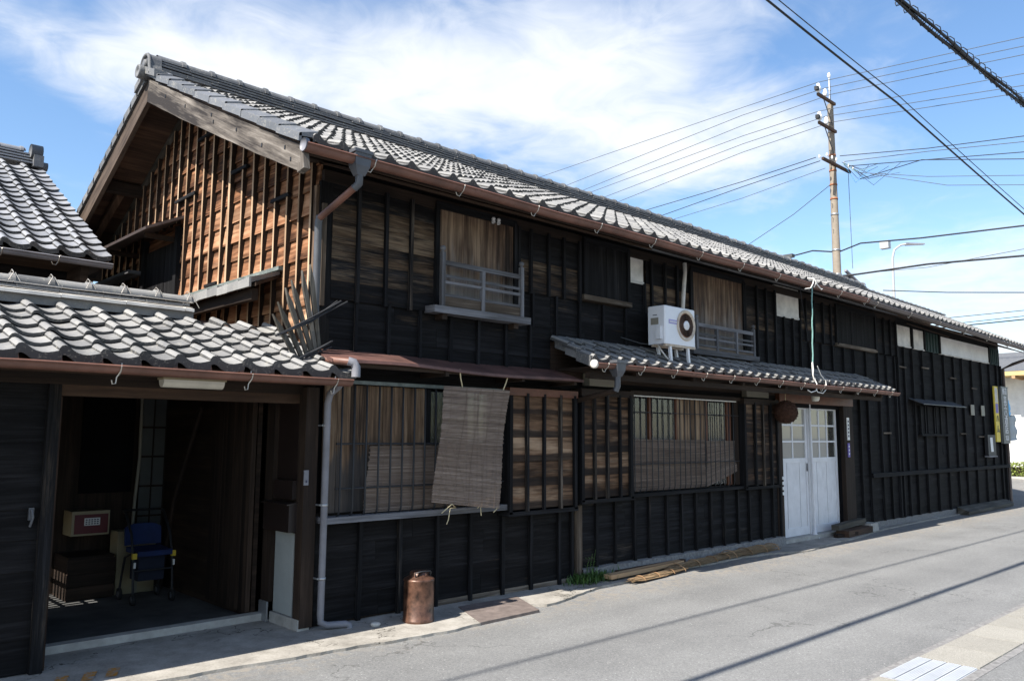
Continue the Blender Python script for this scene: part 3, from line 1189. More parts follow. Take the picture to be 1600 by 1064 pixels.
NROW = int(((YR - YE) / math.cos(math.atan(SL)) - 0.06) / STEP)
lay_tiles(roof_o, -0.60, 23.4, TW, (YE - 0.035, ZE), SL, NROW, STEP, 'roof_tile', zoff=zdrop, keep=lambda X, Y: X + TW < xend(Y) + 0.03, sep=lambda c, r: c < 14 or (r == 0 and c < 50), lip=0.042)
# boarding edge and eave batten
box('eave_board', (-0.62, YE + 0.0, ZE - 0.075), (9.4, YE + 0.03, ZE - 0.012), 'timber_brown_dark', house)

# verge tiles: stepped flaps down the gable edge
ang = math.atan(SL)
VL = 0.385
k = 0
while True:
    d = k * VL
    y0 = YE - 0.045 + d * math.cos(ang)
    z0 = ZE + d * math.sin(ang) + RND.uniform(-0.004, 0.004)
    y1 = y0 + VL * 1.09 * math.cos(ang)
    z1 = ZE + (d + VL * 1.09) * math.sin(ang)
    if y0 > YR - 0.1:
        break
    y1 = min(y1, YR)
    m = MB()
    q = RND.uniform(-0.004, 0.004)
    m.hexa([(-0.715 + q, y0, z0 - 0.012), (-0.69 + q, y0, z0 - 0.012), (-0.69 + q, y1, z1 - 0.024), (-0.715 + q, y1, z1 - 0.024),
            (-0.712 + q, y0, z0 + 0.050), (-0.69 + q, y0, z0 + 0.062), (-0.69 + q, y1, z1 + 0.044), (-0.712 + q, y1, z1 + 0.036)])
    m.hexa([(-0.712 + q, y0, z0 + 0.030), (-0.555, y0, z0 + 0.045), (-0.555, y1, z1 + 0.02), (-0.712 + q, y1, z1 + 0.01),
            (-0.708 + q, y0, z0 + 0.056), (-0.555, y0, z0 + 0.100), (-0.555, y1, z1 + 0.082), (-0.708 + q, y1, z1 + 0.040)])
    m.build('verge_tile', 'roof_tile_verge', roof_o)
    k += 1
for k in range(17):
    y0 = YR + 0.04 + k * 0.2
    y1 = y0 + 0.235
    m = MB()
    z0, z1 = zs(y0), zs(y1)
    m.hexa([(-0.715, y0, z0 - 0.04), (-0.58, y0, z0 - 0.0), (-0.58, y1, z1 + 0.01), (-0.715, y1, z1 - 0.03), (-0.715, y0, z0 + 0.04), (-0.58, y0, z0 + 0.04), (-0.58, y1, z1 + 0.07), (-0.715, y1, z1 + 0.07)])
    m.build('verge_tile', 'roof_tile_dark', roof_o)

# ridge: bedded courses, half-round caps, end ornament
ridge_courses(roof_o, -0.60, 17.5, YR, ZR + 0.035, 4, 0.155, 'roof_tile_dark', lay=0.040, zoff=zdrop)
ridge_caps(roof_o, -0.62, 17.5, YR, ZR + 0.215, 0.070, 0.33, 'roof_tile_dark', zoff=zdrop)
ridge_courses(roof_o, 17.5, 23.2, YR, ZR + 0.03, 2, 0.13, 'roof_tile_dark', lay=0.035, zoff=zdrop)
ridge_caps(roof_o, 17.5, 23.3, YR, ZR + 0.11, 0.060, 0.33, 'roof_tile_dark', zoff=zdrop)
# ridge-end ornament: round-shouldered plate with a rolled rim, disc at its foot
orn = MB()
prof = []
for i in range(15):
    a = math.pi * i / 14
    prof.append((math.cos(a) * 0.125, 0.15 + math.sin(a) * 0.145))
prof = [(0.165, -0.06), (0.15, 0.03), (0.132, 0.09)] + prof[1:-1] + [(-0.132, 0.09), (-0.15, 0.03), (-0.165, -0.06)]
n = len(prof)
V = [(-0.72, YR + p[0], ZR + 0.03 + p[1] * 0.74) for p in prof] + [(-0.60, YR + p[0], ZR + 0.03 + p[1] * 0.74) for p in prof]
orn.raw(V, [tuple(range(n)), tuple(reversed(range(n, 2 * n)))] + [(i, n + i, n + (i + 1) % n, (i + 1) % n) for i in range(n)])
orn.tube([(-0.725, YR + p[0] * 0.93, ZR + 0.03 + p[1] * 0.70) for p in prof], 0.022, 6)
orn.lathe((-0.75, YR, ZR + 0.135), [(0.0, 0.0), (0.045, 0.0), (0.055, 0.02), (0.055, 0.05)], 14, 'x')
orn.build('ridge_ornament', 'roof_tile_dark', roof_o)
disc = MB()
dy = YR - 0.02
disc.lathe((-0.80, dy + 0.05, ZR + 0.045), [(0.0, 0.012), (0.030, 0.012), (0.034, 0.004), (0.052, 0.004), (0.056, 0.0), (0.072, 0.0), (0.075, 0.012), (0.075, 0.19)], 22, 'x')
disc.build('round_end_tile', 'roof_tile_dark', roof_o)
m = MB()
for s in (-1, 1):
    m.hexa([(-0.74, dy, ZR + 0.02), (-0.60, dy, ZR + 0.02), (-0.60, dy + s * 0.30, ZR - 0.11), (-0.74, dy + s * 0.30, ZR - 0.11), (-0.74, dy, ZR + 0.10), (-0.60, dy, ZR + 0.10), (-0.60, dy + s * 0.30, ZR - 0.03), (-0.74, dy + s * 0.30, ZR - 0.03)])
m.build('ridge_saddle', 'roof_tile_dark', roof_o)

# bargeboards
def bargeboard(y0, y1, depth0, depth1, mat, name):
    m = MB()
    K = 14
    V, UV = [], []
    for i in range(K + 1):
        t = i / K
        y = y0 + (y1 - y0) * t
        sag = -0.020 * math.sin(math.pi * t)
        zt = zs(y) - 0.015 + sag
        d = depth0 + (depth1 - depth0) * t + RND.uniform(-0.004, 0.004)
        l = (y - y0) * 1.11
        for (xx, zz) in ((-0.688, zt), (-0.640, zt), (-0.640, zt - d), (-0.688, zt - d)):
            V.append((xx, y, zz))
        UV += [(l, 0.0), (l, 0.05), (l, 0.05 + d), (l, d)]
    F = []
    for i in range(K):
        for k in range(4):
            F.append((i * 4 + k, i * 4 + (k + 1) % 4, (i + 1) * 4 + (k + 1) % 4, (i + 1) * 4 + k))
    F += [(0, 1, 2, 3), (K * 4 + 3, K * 4 + 2, K * 4 + 1, K * 4)]
    m.raw(V, F, UV)
    return m.build(name, mat, house)


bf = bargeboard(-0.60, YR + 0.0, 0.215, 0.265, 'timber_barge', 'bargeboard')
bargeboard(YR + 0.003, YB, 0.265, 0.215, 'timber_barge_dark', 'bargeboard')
# carved end: short worn nib under the lower tip
m = MB()
m.hexa([(-0.69, -0.66, zs(-0.62) - 0.20), (-0.636, -0.66, zs(-0.62) - 0.20), (-0.636, -0.56, zs(-0.56) - 0.245), (-0.69, -0.56, zs(-0.56) - 0.245),
        (-0.685, -0.63, zs(-0.62) - 0.03), (-0.640, -0.63, zs(-0.62) - 0.03), (-0.640, -0.56, zs(-0.56) - 0.02), (-0.685, -0.56, zs(-0.56) - 0.02)])
m.build('bargeboard_nib', 'timber_barge', bf)
for (y, k) in ((-0.35, 0.3), (0.05, 0.72), (0.55, 0.55), (1.05, 0.7), (1.1, 0.35), (1.75, 0.55), (2.3, 0.5), (-0.45, 0.75)):
    box('nail', (-0.694, y - 0.008, zs(y) - 0.06 - 0.16 * k), (-0.686, y + 0.008, zs(y) - 0.03 - 0.16 * k), 'iron_black', bf)

# soffit boards of the gable overhang, purlin ends, strut, wall trim
y = YE + 0.02
while y < YB - 0.05:
    y2 = min(y + RND.uniform(0.26, 0.34), YB)
    if y < YR < y2:
        y2 = YR
    e = RND.uniform(-0.004, 0.004)
    v = [(-0.64, y + .002, zs(y) - .075 + e), (GX + .02, y + .002, zs(y) - .075 + e), (GX + .02, y2 - .002, zs(y2) - .075 + e), (-0.64, y2 - .002, zs(y2) - .075 + e),
         (-0.64, y + .002, zs(y) - .052), (GX + .02, y + .002, zs(y) - .052), (GX + .02, y2 - .002, zs(y2) - .052), (-0.64, y2 - .002, zs(y2) - .052)]
    poly8('soffit_board', v, 'timber_soffit', roof_o, axis=0)
    y = y2
for (yy, s) in ((4.35, 0.13), (0.02, 0.10), (5.66, 0.12)):
    box('purlin', (-0.635, yy - s / 2, zs(yy) - 0.08 - s), (GX + 0.1, yy + s / 2, zs(yy) - 0.085), 'timber_brown_dark', roof_o)
m = MB()
for (a, b) in ((0.0, YR - 0.02), (YR + 0.02, 5.68)):
    m.hexa([(GX - 0.055, a, zs(a) - 0.15), (GX - 0.005, a, zs(a) - 0.15), (GX - 0.005, b, zs(b) - 0.15), (GX - 0.055, b, zs(b) - 0.15),
            (GX - 0.055, a, zs(a) - 0.08), (GX - 0.005, a, zs(a) - 0.08), (GX - 0.005, b, zs(b) - 0.08), (GX - 0.055, b, zs(b) - 0.08)])
m.build('verge_trim', 'timber_stake', house)
m = MB()
m.hexa([(-0.46, 4.42, zs(4.42) - 0.19), (-0.38, 4.42, zs(4.42) - 0.19), (-0.38, 5.6, zs(5.6) - 0.14), (-0.46, 5.6, zs(5.6) - 0.14), (-0.46, 4.42, zs(4.42) - 0.10), (-0.38, 4.42, zs(4.42) - 0.10), (-0.38, 5.6, zs(5.6) - 0.08), (-0.46, 5.6, zs(5.6) - 0.08)])
m.build('rafter', 'timber_soffit', roof_o)

# soffit under the street eave, boarded in lengths
x = GX
while x < 18.2:
    x2 = min(x + RND.uniform(1.5, 2.1), 18.25)
    v = [(x + .003, YE + .03, ZE - .105 + zdrop(x)), (x2 - .003, YE + .03, ZE - .105 + zdrop(x2)), (x2 - .003, 0.03, ZE + .10 + zdrop(x2)), (x + .003, 0.03, ZE + .10 + zdrop(x)),
         (x + .003, YE + .03, ZE - .085 + zdrop(x)), (x2 - .003, YE + .03, ZE - .085 + zdrop(x2)), (x2 - .003, 0.03, ZE + .12 + zdrop(x2)), (x + .003, 0.03, ZE + .12 + zdrop(x))]
    poly8('soffit_board', v, 'timber_silver' if 2.3 < x < 9 else 'timber_soffit', roof_o, axis=0)
    x = x2
box('wall_plate', (GX, -0.05, 3.70), (12.0, 0.02, 3.80), 'timber_brown_dark', house)
box('frieze', (GX, 0.022, 3.55), (18.27, 0.06, 3.86), 'timber_charred', house, color=0.05)
box('frieze', (12.0, -0.012, 3.60), (18.27, 0.02, 3.84), 'timber_charred', house, color=0.05)


# ---- gutters
def gutter(parent, x0, x1, Y, z, r, mat, zoff=None, hooks=0.0, hook_from=0.3, name='gutter', cap=True):
    m = MB()
    K = max(1, int((x1 - x0) / 0.9))
    n = 8
    rows = []
    for i in range(K + 1):
        X = x0 + (x1 - x0) * i / K
        dz = (zoff(X) if zoff else 0) + 0.006 * math.sin(X * 2.3)
        row = []
        for k in range(n + 1):
            a = math.pi + math.pi * k / n
            row.append((X, Y + math.cos(a) * r, z + dz + math.sin(a) * r))
        row.append((X, Y + r + 0.004, z + dz + 0.004))
        for k in range(n, -1, -1):
            a = math.pi + math.pi * k / n
            row.append((X, Y + math.cos(a) * (r - .005), z + dz + math.sin(a) * (r - .005) + 0.004))
        row.append((X, Y - r - 0.006, z + dz + 0.010))
        row.append((X, Y - r - 0.008, z + dz - 0.004))
        rows.append(row)
    c = len(rows[0])
    V = [p for r_ in rows for p in r_]
    F = []
    for i in range(K):
        for k in range(c):
            F.append((i * c + k, i * c + (k + 1) % c, (i + 1) * c + (k + 1) % c, (i + 1) * c + k))
    m.raw(V, F, None, True)
    if cap:
        for i in (0, K):
            X, dz = rows[i][0][0], rows[i][0][2] - z
            pv = [(X, Y + math.cos(math.pi + math.pi * k / n) * r, z + dz + math.sin(math.pi + math.pi * k / n) * r) for k in range(n + 1)]
            m.raw(pv, [tuple(range(n + 1))])
    g = m.build(name, mat, parent)
    X = x0 + 1.7
    while X < x1 - 0.4:
        dz = (zoff(X) if zoff else 0) + 0.006 * math.sin(X * 2.3)
        jn = MB()
        pv = []
        for xx in (X - 0.03, X + 0.03):
            for k in range(n + 1):
                a = math.pi + math.pi * k / n
                pv.append((xx, Y + math.cos(a) * (r + .004), z + dz + math.sin(a) * (r + .004) + 0.004))
        jn.raw(pv, [(k, k + 1, n + 2 + k, n + 1 + k) for k in range(n)], None, True)
        jn.build('gutter_joint', mat, g)
        X += 2.72
    if hooks:
        X = x0 + hook_from
        while X < x1:
            dz = (zoff(X) if zoff else 0)
            h = MB()
            h.tube([(X + 0.02, Y + r + 0.05, z + dz + 0.06), (X, Y + r * 0.8, z + dz - r * 0.8), (X - 0.01, Y, z + dz - r - 0.006), (X - 0.012, Y - r * 0.75, z + dz - r * 0.75), (X - 0.012, Y - r - 0.008, z + dz + 0.006), (X + 0.004, Y - r + 0.01, z + dz + 0.016)], 0.0055, 5)
            h.tube([(X - 0.012, Y - r * 0.2, z + dz - r), (X - 0.03, Y - r * 0.1, z + dz - r - 0.035), (X - 0.06, Y - r * 0.1, z + dz - r - 0.03), (X - 0.07, Y - r * 0.1, z + dz - r - 0.005)], 0.0045, 5)
            h.build('gutter_hook', 'hook_metal', g)
            X += hooks
    return g


GY, GZ = -0.655, 3.725
gutter(house, -0.69, 9.3, GY, GZ, 0.052, 'gutter_copper', hooks=0.93, hook_from=0.62)
gutter(house, 9.32, 18.15, GY, GZ - 0.01, 0.050, 'gutter_dark', zoff=zdrop, hooks=1.4)
m = MB()
m.lathe((-0.70, GY, GZ - 0.004), [(0.052, 0.0), (0.052, 0.03)], 14, 'x')
m.build('gutter_end_cap', 'pipe_grey', house)
# rain head and bent pipe at the corner
rh = MB()
cx, cy = -0.20, GY
for (h0, h1, a, b) in ((0.035, 0.062, 0.085, 0.085), (-0.065, 0.035, 0.066, 0.075), (-0.14, -0.065, 0.036, 0.066)):
    rh.hexa([(cx - a, cy - a * .8, GZ + h0), (cx + a, cy - a * .8, GZ + h0), (cx + a, cy + a * .8, GZ + h0), (cx - a, cy + a * .8, GZ + h0), (cx - b, cy - b * .8, GZ + h1), (cx + b, cy - b * .8, GZ + h1), (cx + b, cy + b * .8, GZ + h1), (cx - b, cy + b * .8, GZ + h1)])
rho = rh.build('rain_head', 'pipe_dark', house)
tube('rain_pipe', [(cx, cy, GZ - 0.12), (cx, cy, GZ - 0.20), (cx - 0.02, cy + 0.04, GZ - 0.235)], 0.032, 'pipe_dark', rho, 12)
tube('rain_pipe', [(cx - 0.015, cy + 0.03, GZ - 0.225), (-0.235, -0.13, GZ - 0.38)], 0.029, 'gutter_copper', rho, 12)
tube('rain_pipe', [(-0.235, -0.13, GZ - 0.365), (-0.235, -0.105, GZ - 0.42), (-0.235, -0.105, 2.22)], 0.031, 'pipe_dark', house, 12)

# ---- upper street wall
fw_ = box('street_wall', (GX + 0.02, 0.005, 2.15), (12.0, 0.018, 3.62), 'timber_brown_dark', house)


def up_wear(lo, hi, zc, sp):
    def f(u, z):
        return lo + (hi - lo) * math.exp(-((z - zc) / sp) ** 2)
    return f


def up_skin(u0, u1, z0, z1, bl, wear, d0=0.03, bw=0.3, seg=None):
    planks(fw_, FP, u0, u1, z0, z1, 0.168, 'timber_charred', wear, d0=d0, th=0.008, seg=seg)
    battens(fw_, FP, bl, z0 - 0.02, z1, 'timber_batten', wear=bw, d0=d0 + 0.008, wd=0.032, dp=0.022)


# low band under the window line
up_skin(GX + 0.10, 2.66, 2.20, 2.70, [0.20, 0.54, 0.89, 1.26, 1.61, 1.98, 2.33], 0.27, d0=0.008, bw=0.12, seg=1.6)
up_skin(2.66, 5.25, 2.56, 3.05, [2.73, 3.11, 3.52, 3.93, 4.42, 4.96], 0.30, d0=0.008, bw=0.12, seg=1.4)
up_skin(GX + 0.10, 1.04, 2.70, 3.72, [0.19, 0.48, 0.76], up_wear(0.22, 0.62, 3.22, 0.40), bw=0.32)
up_skin(2.11, 2.66, 2.70, 3.05, [2.37], 0.2, d0=0.008, bw=0.15)
up_skin(2.11, 3.13, 3.05, 3.72, [2.14, 2.32, 2.59, 2.83, 3.09], up_wear(0.15, 0.58, 3.25, 0.30), bw=0.22)
up_skin(3.95, 4.32, 3.05, 3.40, [4.30], 0.10, d0=0.012, bw=0.1)
up_skin(4.34, 5.28, 3.05, 3.72, [4.42, 4.70, 4.96, 5.26], up_wear(0.15, 0.56, 3.28, 0.30), bw=0.25)
up_skin(6.58, 7.48, 2.56, 3.72, [6.60, 6.93, 7.19, 7.46], up_wear(0.15, 0.56, 3.20, 0.32), bw=0.25)
up_skin(5.28, 6.58, 2.56, 2.66, [], 0.1, d0=0.008)
up_skin(7.50, 8.28, 2.56, 3.36, [7.75, 8.02, 8.26], 0.10, d0=0.012, bw=0.1)
up_skin(8.30, 9.46, 3.06, 3.72, [8.42, 8.70, 9.0, 9.28], up_wear(0.12, 0.52, 3.40, 0.3), bw=0.2)
up_skin(8.30, 12.0, 2.30, 3.04, [8.55, 8.95, 9.35, 9.75, 10.15, 10.62, 11.14, 11.5, 11.87], 0.14, d0=0.010, bw=0.15, seg=1.8)
up_skin(11.02, 12.0, 3.06, 3.72, [11.08, 11.4, 11.7, 11.96], up_wear(0.12, 0.42, 3.40, 0.3), bw=0.2)
# plaster fields
for (a, b, z0, z1) in ((3.965, 4.30, 3.41, 3.80), (7.52, 8.26, 3.375, 3.83)):
    p = box('plaster_panel', (a, -0.022, z0), (b, 0.01, z1), 'plaster', house)
    box('plaster_sill', (a - 0.005, -0.032, z0 - 0.02), (b + 0.005, 0.0, z0 + 0.012), 'plaster', p)


# shuttered windows
def shutter_window(x0, x1, z0, z1, mat, wd, wear=0.5, d=0.03, frame='timber_batten'):
    w = box('window', (x0, -d + 0.006, z0), (x1, 0.0, z1), 'timber_brown_dark', house)
    vplanks(w, FP, x0, x1, z0, z1, wd, mat, d0=d, wear=wear, name='shutter_board')
    for xx in (x0 - 0.022, x1 + 0.022):
        box('window_frame', (xx - 0.024, -d - 0.04, z0 - 0.02), (xx + 0.024, 0.0, z1 + 0.02), frame, w, color=0.12)
    box('window_head', (x0 - 0.04, -d - 0.035, z1 - 0.015), (x1 + 0.04, 0.0, z1 + 0.05), frame, w, color=0.1)
    return w


def railing(w, x0, x1, z0, posts, z_rails, ztop, d=0.15):
    s = box('sill', (x0 - 0.11, -d - 0.03, z0 - 0.066), (x1 + 0.11, -0.02, z0), 'timber_silver', w, jit=0.003)
    for q in (x0 + 0.05, x1 - 0.05):
        box('sill_bracket', (q - 0.03, -d + 0.02, z0 - 0.12), (q + 0.03, -0.01, z0 - 0.066), 'timber_brown_dark', s)
    r = MB()
    r.box((x0, -d - 0.012, z_rails[0] - 0.022), (x1, -d + 0.018, z_rails[0] + 0.022))
    ro = r.build('top_rail', 'timber_silver', w)
    for zz in z_rails[1:]:
        box('rail', (x0, -d - 0.008, zz - 0.012), (x1, -d + 0.012, zz + 0.012), 'timber_silver', ro, jit=0.002)
    for i, q in enumerate(posts):
        end = i in (0, len(posts) - 1)
        top = ztop if end else z_rails[0] - 0.02
        p = MB()
        p.box((q - 0.020, -d - 0.020, z0), (q + 0.020, -d + 0.022, top))
        if end:
            p.lathe((q, -d + 0.002, top), [(0.013, 0.0), (0.013, 0.016), (0.027, 0.022), (0.028, 0.048), (0.014, 0.06)], 8)
        p.build('rail_post', 'timber_silver', ro)
    box('foot_board', (x0, -d - 0.004, z0 + 0.0), (x1, -d + 0.014, z_rails[-1] - 0.016), 'timber_batten', ro, color=0.85)


w1 = shutter_window(1.085, 2.07, 2.72, 3.72, 'timber_shutter', 0.26)
railing(w1, 1.06, 2.09, 2.745, [1.06, 1.56, 2.09], [3.16, 3.035, 2.975, 2.855], 3.26)
w2 = shutter_window(5.31, 6.55, 2.66, 3.72, 'timber_shutter', 0.24)
railing(w2, 5.24, 6.65, 2.665, [5.24, 5.71, 6.19, 6.65], [2.985, 2.87, 2.815, 2.72], 3.05)
w3 = shutter_window(3.18, 3.92, 3.12, 3.74, 'timber_charred', 0.13, wear=0.30, d=0.05)
box('sill', (3.12, -0.10, 3.065), (3.98, 0.0, 3.12), 'timber_batten', w3, color=0.75)
w4 = shutter_window(9.50, 11.0, 3.10, 3.70, 'timber_charred', 0.16, wear=0.05, d=0.04)
box('sill', (9.45, -0.08, 3.05), (11.05, 0.0, 3.10), 'timber_batten', w4, color=0.7)
# small pair of porcelain knobs under the eave
for q in (1.76, 1.83):
    m = MB()
    m.lathe((q, -0.08, 3.71), [(0.018, -0.03), (0.022, -0.01), (0.014, 0.0), (0.022, 0.012), (0.016, 0.03)], 10)
    m.build('insulator_knob', 'porcelain', house)

# ---- far stretch: tall black wall with plaster strip under the eave
fs = box('far_wall', (9.98, 0.005, 0.0), (18.28, 0.018, 3.2), 'timber_brown_dark', house)
farb = [10.28, 10.62, 11.14, 11.5, 11.87, 12.33, 12.73, 13.23, 13.81, 14.43, 15.0, 15.51, 16.13, 16.79, 17.37, 17.9]
planks(fs, FP, 9.98, 12.0, 0.10, 2.29, 0.19, 'timber_charred', 0.24, d0=0.012, seg=1.5)
planks(fs, FP, 12.0, 18.28, 0.10, 3.25, 0.19, 'timber_charred', 0.24, d0=0.012, seg=2.2)
battens(fs, FP, [b for b in farb if b < 12], 0.10, 2.3, 'timber_batten', wear=0.12, d0=0.018, wd=0.045, dp=0.03)
battens(fs, FP, [12.02] + [b for b in farb if b > 12] + [18.2], 0.10, 3.26, 'timber_batten', wear=0.12, d0=0.018, wd=0.05, dp=0.03)
box('wall_rail', (10.6, -0.095, 0.86), (18.3, -0.02, 0.93), 'timber_batten', fs, color=0.28, jit=0.004)
for (x0, x1, mt) in ((12.08, 12.72, 'plaster'), (12.88, 13.42, 'plaster'), (14.30, 17.42, 'plaster_white')):
    p = box('plaster_panel', (x0, -0.030, 3.29), (x1, 0.01, 3.70 + zdrop(x0)), mt, house)
    box('plaster_sill', (x0 - 0.01, -0.045, 3.262), (x1 + 0.01, 0.0, 3.288), 'plaster', p)
for (x0, x1) in ((13.46, 14.26), (17.50, 18.18)):
    p = box('green_shutter', (x0, -0.025, 3.27), (x1, 0.01, 3.66), 'green_board', house)
    for i in range(6):
        q = x0 + (x1 - x0) * i / 5
        box('shutter_slat', (q - 0.012, -0.04, 3.28), (q + 0.012, -0.0255, 3.65), 'green_board', p)
for q in (12.8, 13.44, 14.28, 17.46):
    box('strut_post', (q - 0.04, -0.05, 3.27), (q + 0.04, 0.01, 3.68), 'timber_charred', house, color=0.1)
tube('loose_pole', [(12.3, -0.14, 3.70), (14.6, -0.12, 3.64)], 0.010, 'timber_soffit', house, 6)
# small shut window with a tin hood
fwin = box('window', (12.95, -0.045, 1.62), (14.42, 0.0, 2.16), 'timber_charred', house, color=0.05)
for i in range(5):
    q = 12.98 + i * 0.355
    box('window_batten', (q - 0.02, -0.07, 1.62), (q + 0.02, -0.0455, 2.16), 'timber_batten', fwin, color=0.1)
box('sill', (12.9, -0.10, 1.58), (14.5, -0.01, 1.62), 'timber_batten', fwin, color=0.35)
m = MB()
m.hexa([(12.5, -0.30, 2.17), (14.85, -0.30, 2.17), (14.85, -0.03, 2.28), (12.5, -0.03, 2.28), (12.5, -0.30, 2.182), (14.85, -0.30, 2.182), (14.85, -0.03, 2.295), (12.5, -0.03, 2.295)])
m.build('hood', 'pipe_dark', fwin)
for (q, z) in ((11.35, 1.61), (13.35, 2.9), (14.9, 2.78), (16.2, 2.62), (15.35, 1.62), (16.5, 1.56), (12.2, 2.85)):
    box('short_cleat', (q - 0.17, -0.068, z), (q + 0.17, -0.05, z + 0.028), 'timber_batten', fs, color=0.75, jit=0.003)
for q in (16.0, 16.69):
    box('pale_plate', (q - 0.11, -0.066, 2.04), (q + 0.11, -0.055, 2.27), 'label_tan', house)
# loose board along the foot of the far wall
m = MB()
m.hexa([(14.7, -0.28, -0.01), (18.0, -0.20, -0.01), (18.0, -0.04, -0.01), (14.7, -0.06, -0.01), (14.7, -0.28, 0.05), (18.0, -0.20, 0.06), (18.0, -0.04, 0.14), (14.7, -0.06, 0.14)])
m.build('foot_ledge', 'timber_stake', house)

# skewed end wall
m = MB()
m.hexa([(18.27, 0.0, 0.0), (18.33, 0.0, 0.0), (22.7, 3.02, 0.0), (22.64, 3.06, 0.0), (18.27, 0.0, 3.6), (18.33, 0.0, 3.6), (22.7, 3.02, 5.0), (22.64, 3.06, 5.0)])
m.build('end_wall', 'timber_charred', house, color=0.1)
rp = MB()
rp.tube([(18.2, GY, 3.50), (18.2, GY, 3.40), (18.3, -0.3, 3.30), (18.36, -0.06, 3.20), (18.36, -0.06, 0.05)], 0.035, 10)
rp.build('rain_pipe', 'gutter_dark', house)
box('rain_head', (18.12, GY - 0.07, 3.44), (18.28, GY + 0.07, 3.58), 'pipe_dark', house)

# ---- lower street wall
lw = box('lower_wall', (-0.10, 0.005, 0.0), (7.5, 0.018, 0.9), 'timber_brown_dark', house)
planks(lw, FP, -0.12, 3.0, 0.02, 0.85, 0.20, 'timber_charred', lambda u, z: 0.17 + (0.10 if z < 0.22 and u > 1.4 else 0.0) + (0.06 if u > 2.3 else 0), d0=0.012, seg=1.3)
battens(lw, FP, [0.30, 0.71, 1.13, 1.53, 1.95, 2.34, 2.76, 2.96], 0.0, 0.85, 'timber_batten', wear=0.32, d0=0.02, wd=0.036, dp=0.026)
box('base_rail', (1.12, -0.035, 0.0), (3.0, 0.0, 0.045), 'timber_batten', lw, color=0.7, jit=0.004)
box('wall_post', (3.02, -0.07, 0.02), (3.10, 0.02, 0.80), 'timber_batten', house, color=0.75)
fo = MB()
n = 40
V = []
for i in range(n + 1):
    X = 3.1 + (7.5 - 3.1) * i / n
    V += [(X, -0.10 + RND.uniform(-.01, .01), -0.02), (X, -0.085 + RND.uniform(-.008, .008), 0.115 + RND.uniform(-.008, .008)), (X, 0.02, 0.125)]
F = []
for i in range(n):
    for k in range(2):
        F.append((i * 3 + k, i * 3 + k + 3, i * 3 + k + 4, i * 3 + k + 1))
fo.raw(V, F)
fo.build('foundation', 'concrete_foot', house)
fo = MB()
fo.box((9.9, -0.03, -0.02), (18.3, 0.02, 0.10))
fo.build('foundation', 'concrete_foot', house)
planks(lw, FP, 3.10, 7.50, 0.13, 0.88, 0.19, 'timber_batten', 0.26, d0=0.012, seg=1.5)
battens(lw, FP, [3.37, 3.69, 4.04, 4.33, 4.68, 4.99, 5.30, 5.64, 5.95, 6.30, 6.60, 6.92, 7.25, 7.47], 0.12, 0.88, 'timber_batten', wear=0.25, d0=0.02, wd=0.034, dp=0.026)
box('lower_wall_fill', (-0.12, 0.006, 1.95), (7.5, 0.019, 2.3), 'timber_charred', house, color=0.1)


# ---- board-fronted shutter boxes
def shutter_box(x0, x1, z0, z1, d, bl, wear, head):
    b = box('shutter_box', (x0 + 0.01, -d, z0 + 0.02), (x1 - 0.01, 0.0, z1 - 0.02), 'timber_brown_dark', house)
    planks(b, FP, x0 + 0.02, x1 - 0.02, z0 + 0.02, z1 - 0.06, 0.235, 'timber_box', wear, d0=d + 0.008, th=0.012)
    battens(b, FP, bl, z0, z1 - 0.05, 'timber_batten', wear=0.42, d0=d + 0.018, wd=0.030, dp=0.024)
    for q in (x0, x1):
        box('frame_post', (q - 0.022, -d - 0.045, z0 - 0.02), (q + 0.022, 0.0, z1), 'timber_batten', b, color=0.22)
    box('frame_head', (x0 - 0.03, -d - 0.05, z1 - 0.075), (x1 + 0.03, 0.0, z1), head, b)
    box('frame_foot', (x0 - 0.03, -d - 0.045, z0 - 0.04), (x1 + 0.03, 0.0, z0 + 0.0), 'timber_batten', b, color=0.35)
    return b


shutter_box(1.93, 2.88, 0.80, 2.02, 0.14, [2.15, 2.40, 2.64, 2.86], lambda u, z: 0.68 + 0.22 * (z - 0.8), 'frame_red')
shutter_box(3.03, 3.88, 0.86, 2.06, 0.11, [3.22, 3.44, 3.66, 3.85], 0.64, 'timber_brown_dark')
shutter_box(6.37, 7.26, 0.87, 2.07, 0.11, [6.62, 6.84, 7.05, 7.24], 0.50, 'timber_brown_dark')


# ---- barred window at the left
def bars(parent, x0, x1, step, z0, z1, d, rails, r=0.0095):
    q = x0
    while q <= x1 + 0.001:
        e = RND.uniform(-0.008, 0.008)
        tube('bar', [(q + e, -d + 0.05, z1 + 0.02), (q + e, -d, z1 - 0.01), (q + e * .3, -d, z0 + 0.06), (q, -d + 0.012, z0 + 0.015), (q - 0.01, -d + 0.05, z0 - 0.02)], r, 'iron_black', parent, 6)
        q += step
    for z in rails:
        tube('cross_bar', [(x0 - 0.04, -d + 0.008, z), (x1 + 0.04, -d + 0.008, z)], r, 'iron_black', parent, 6)


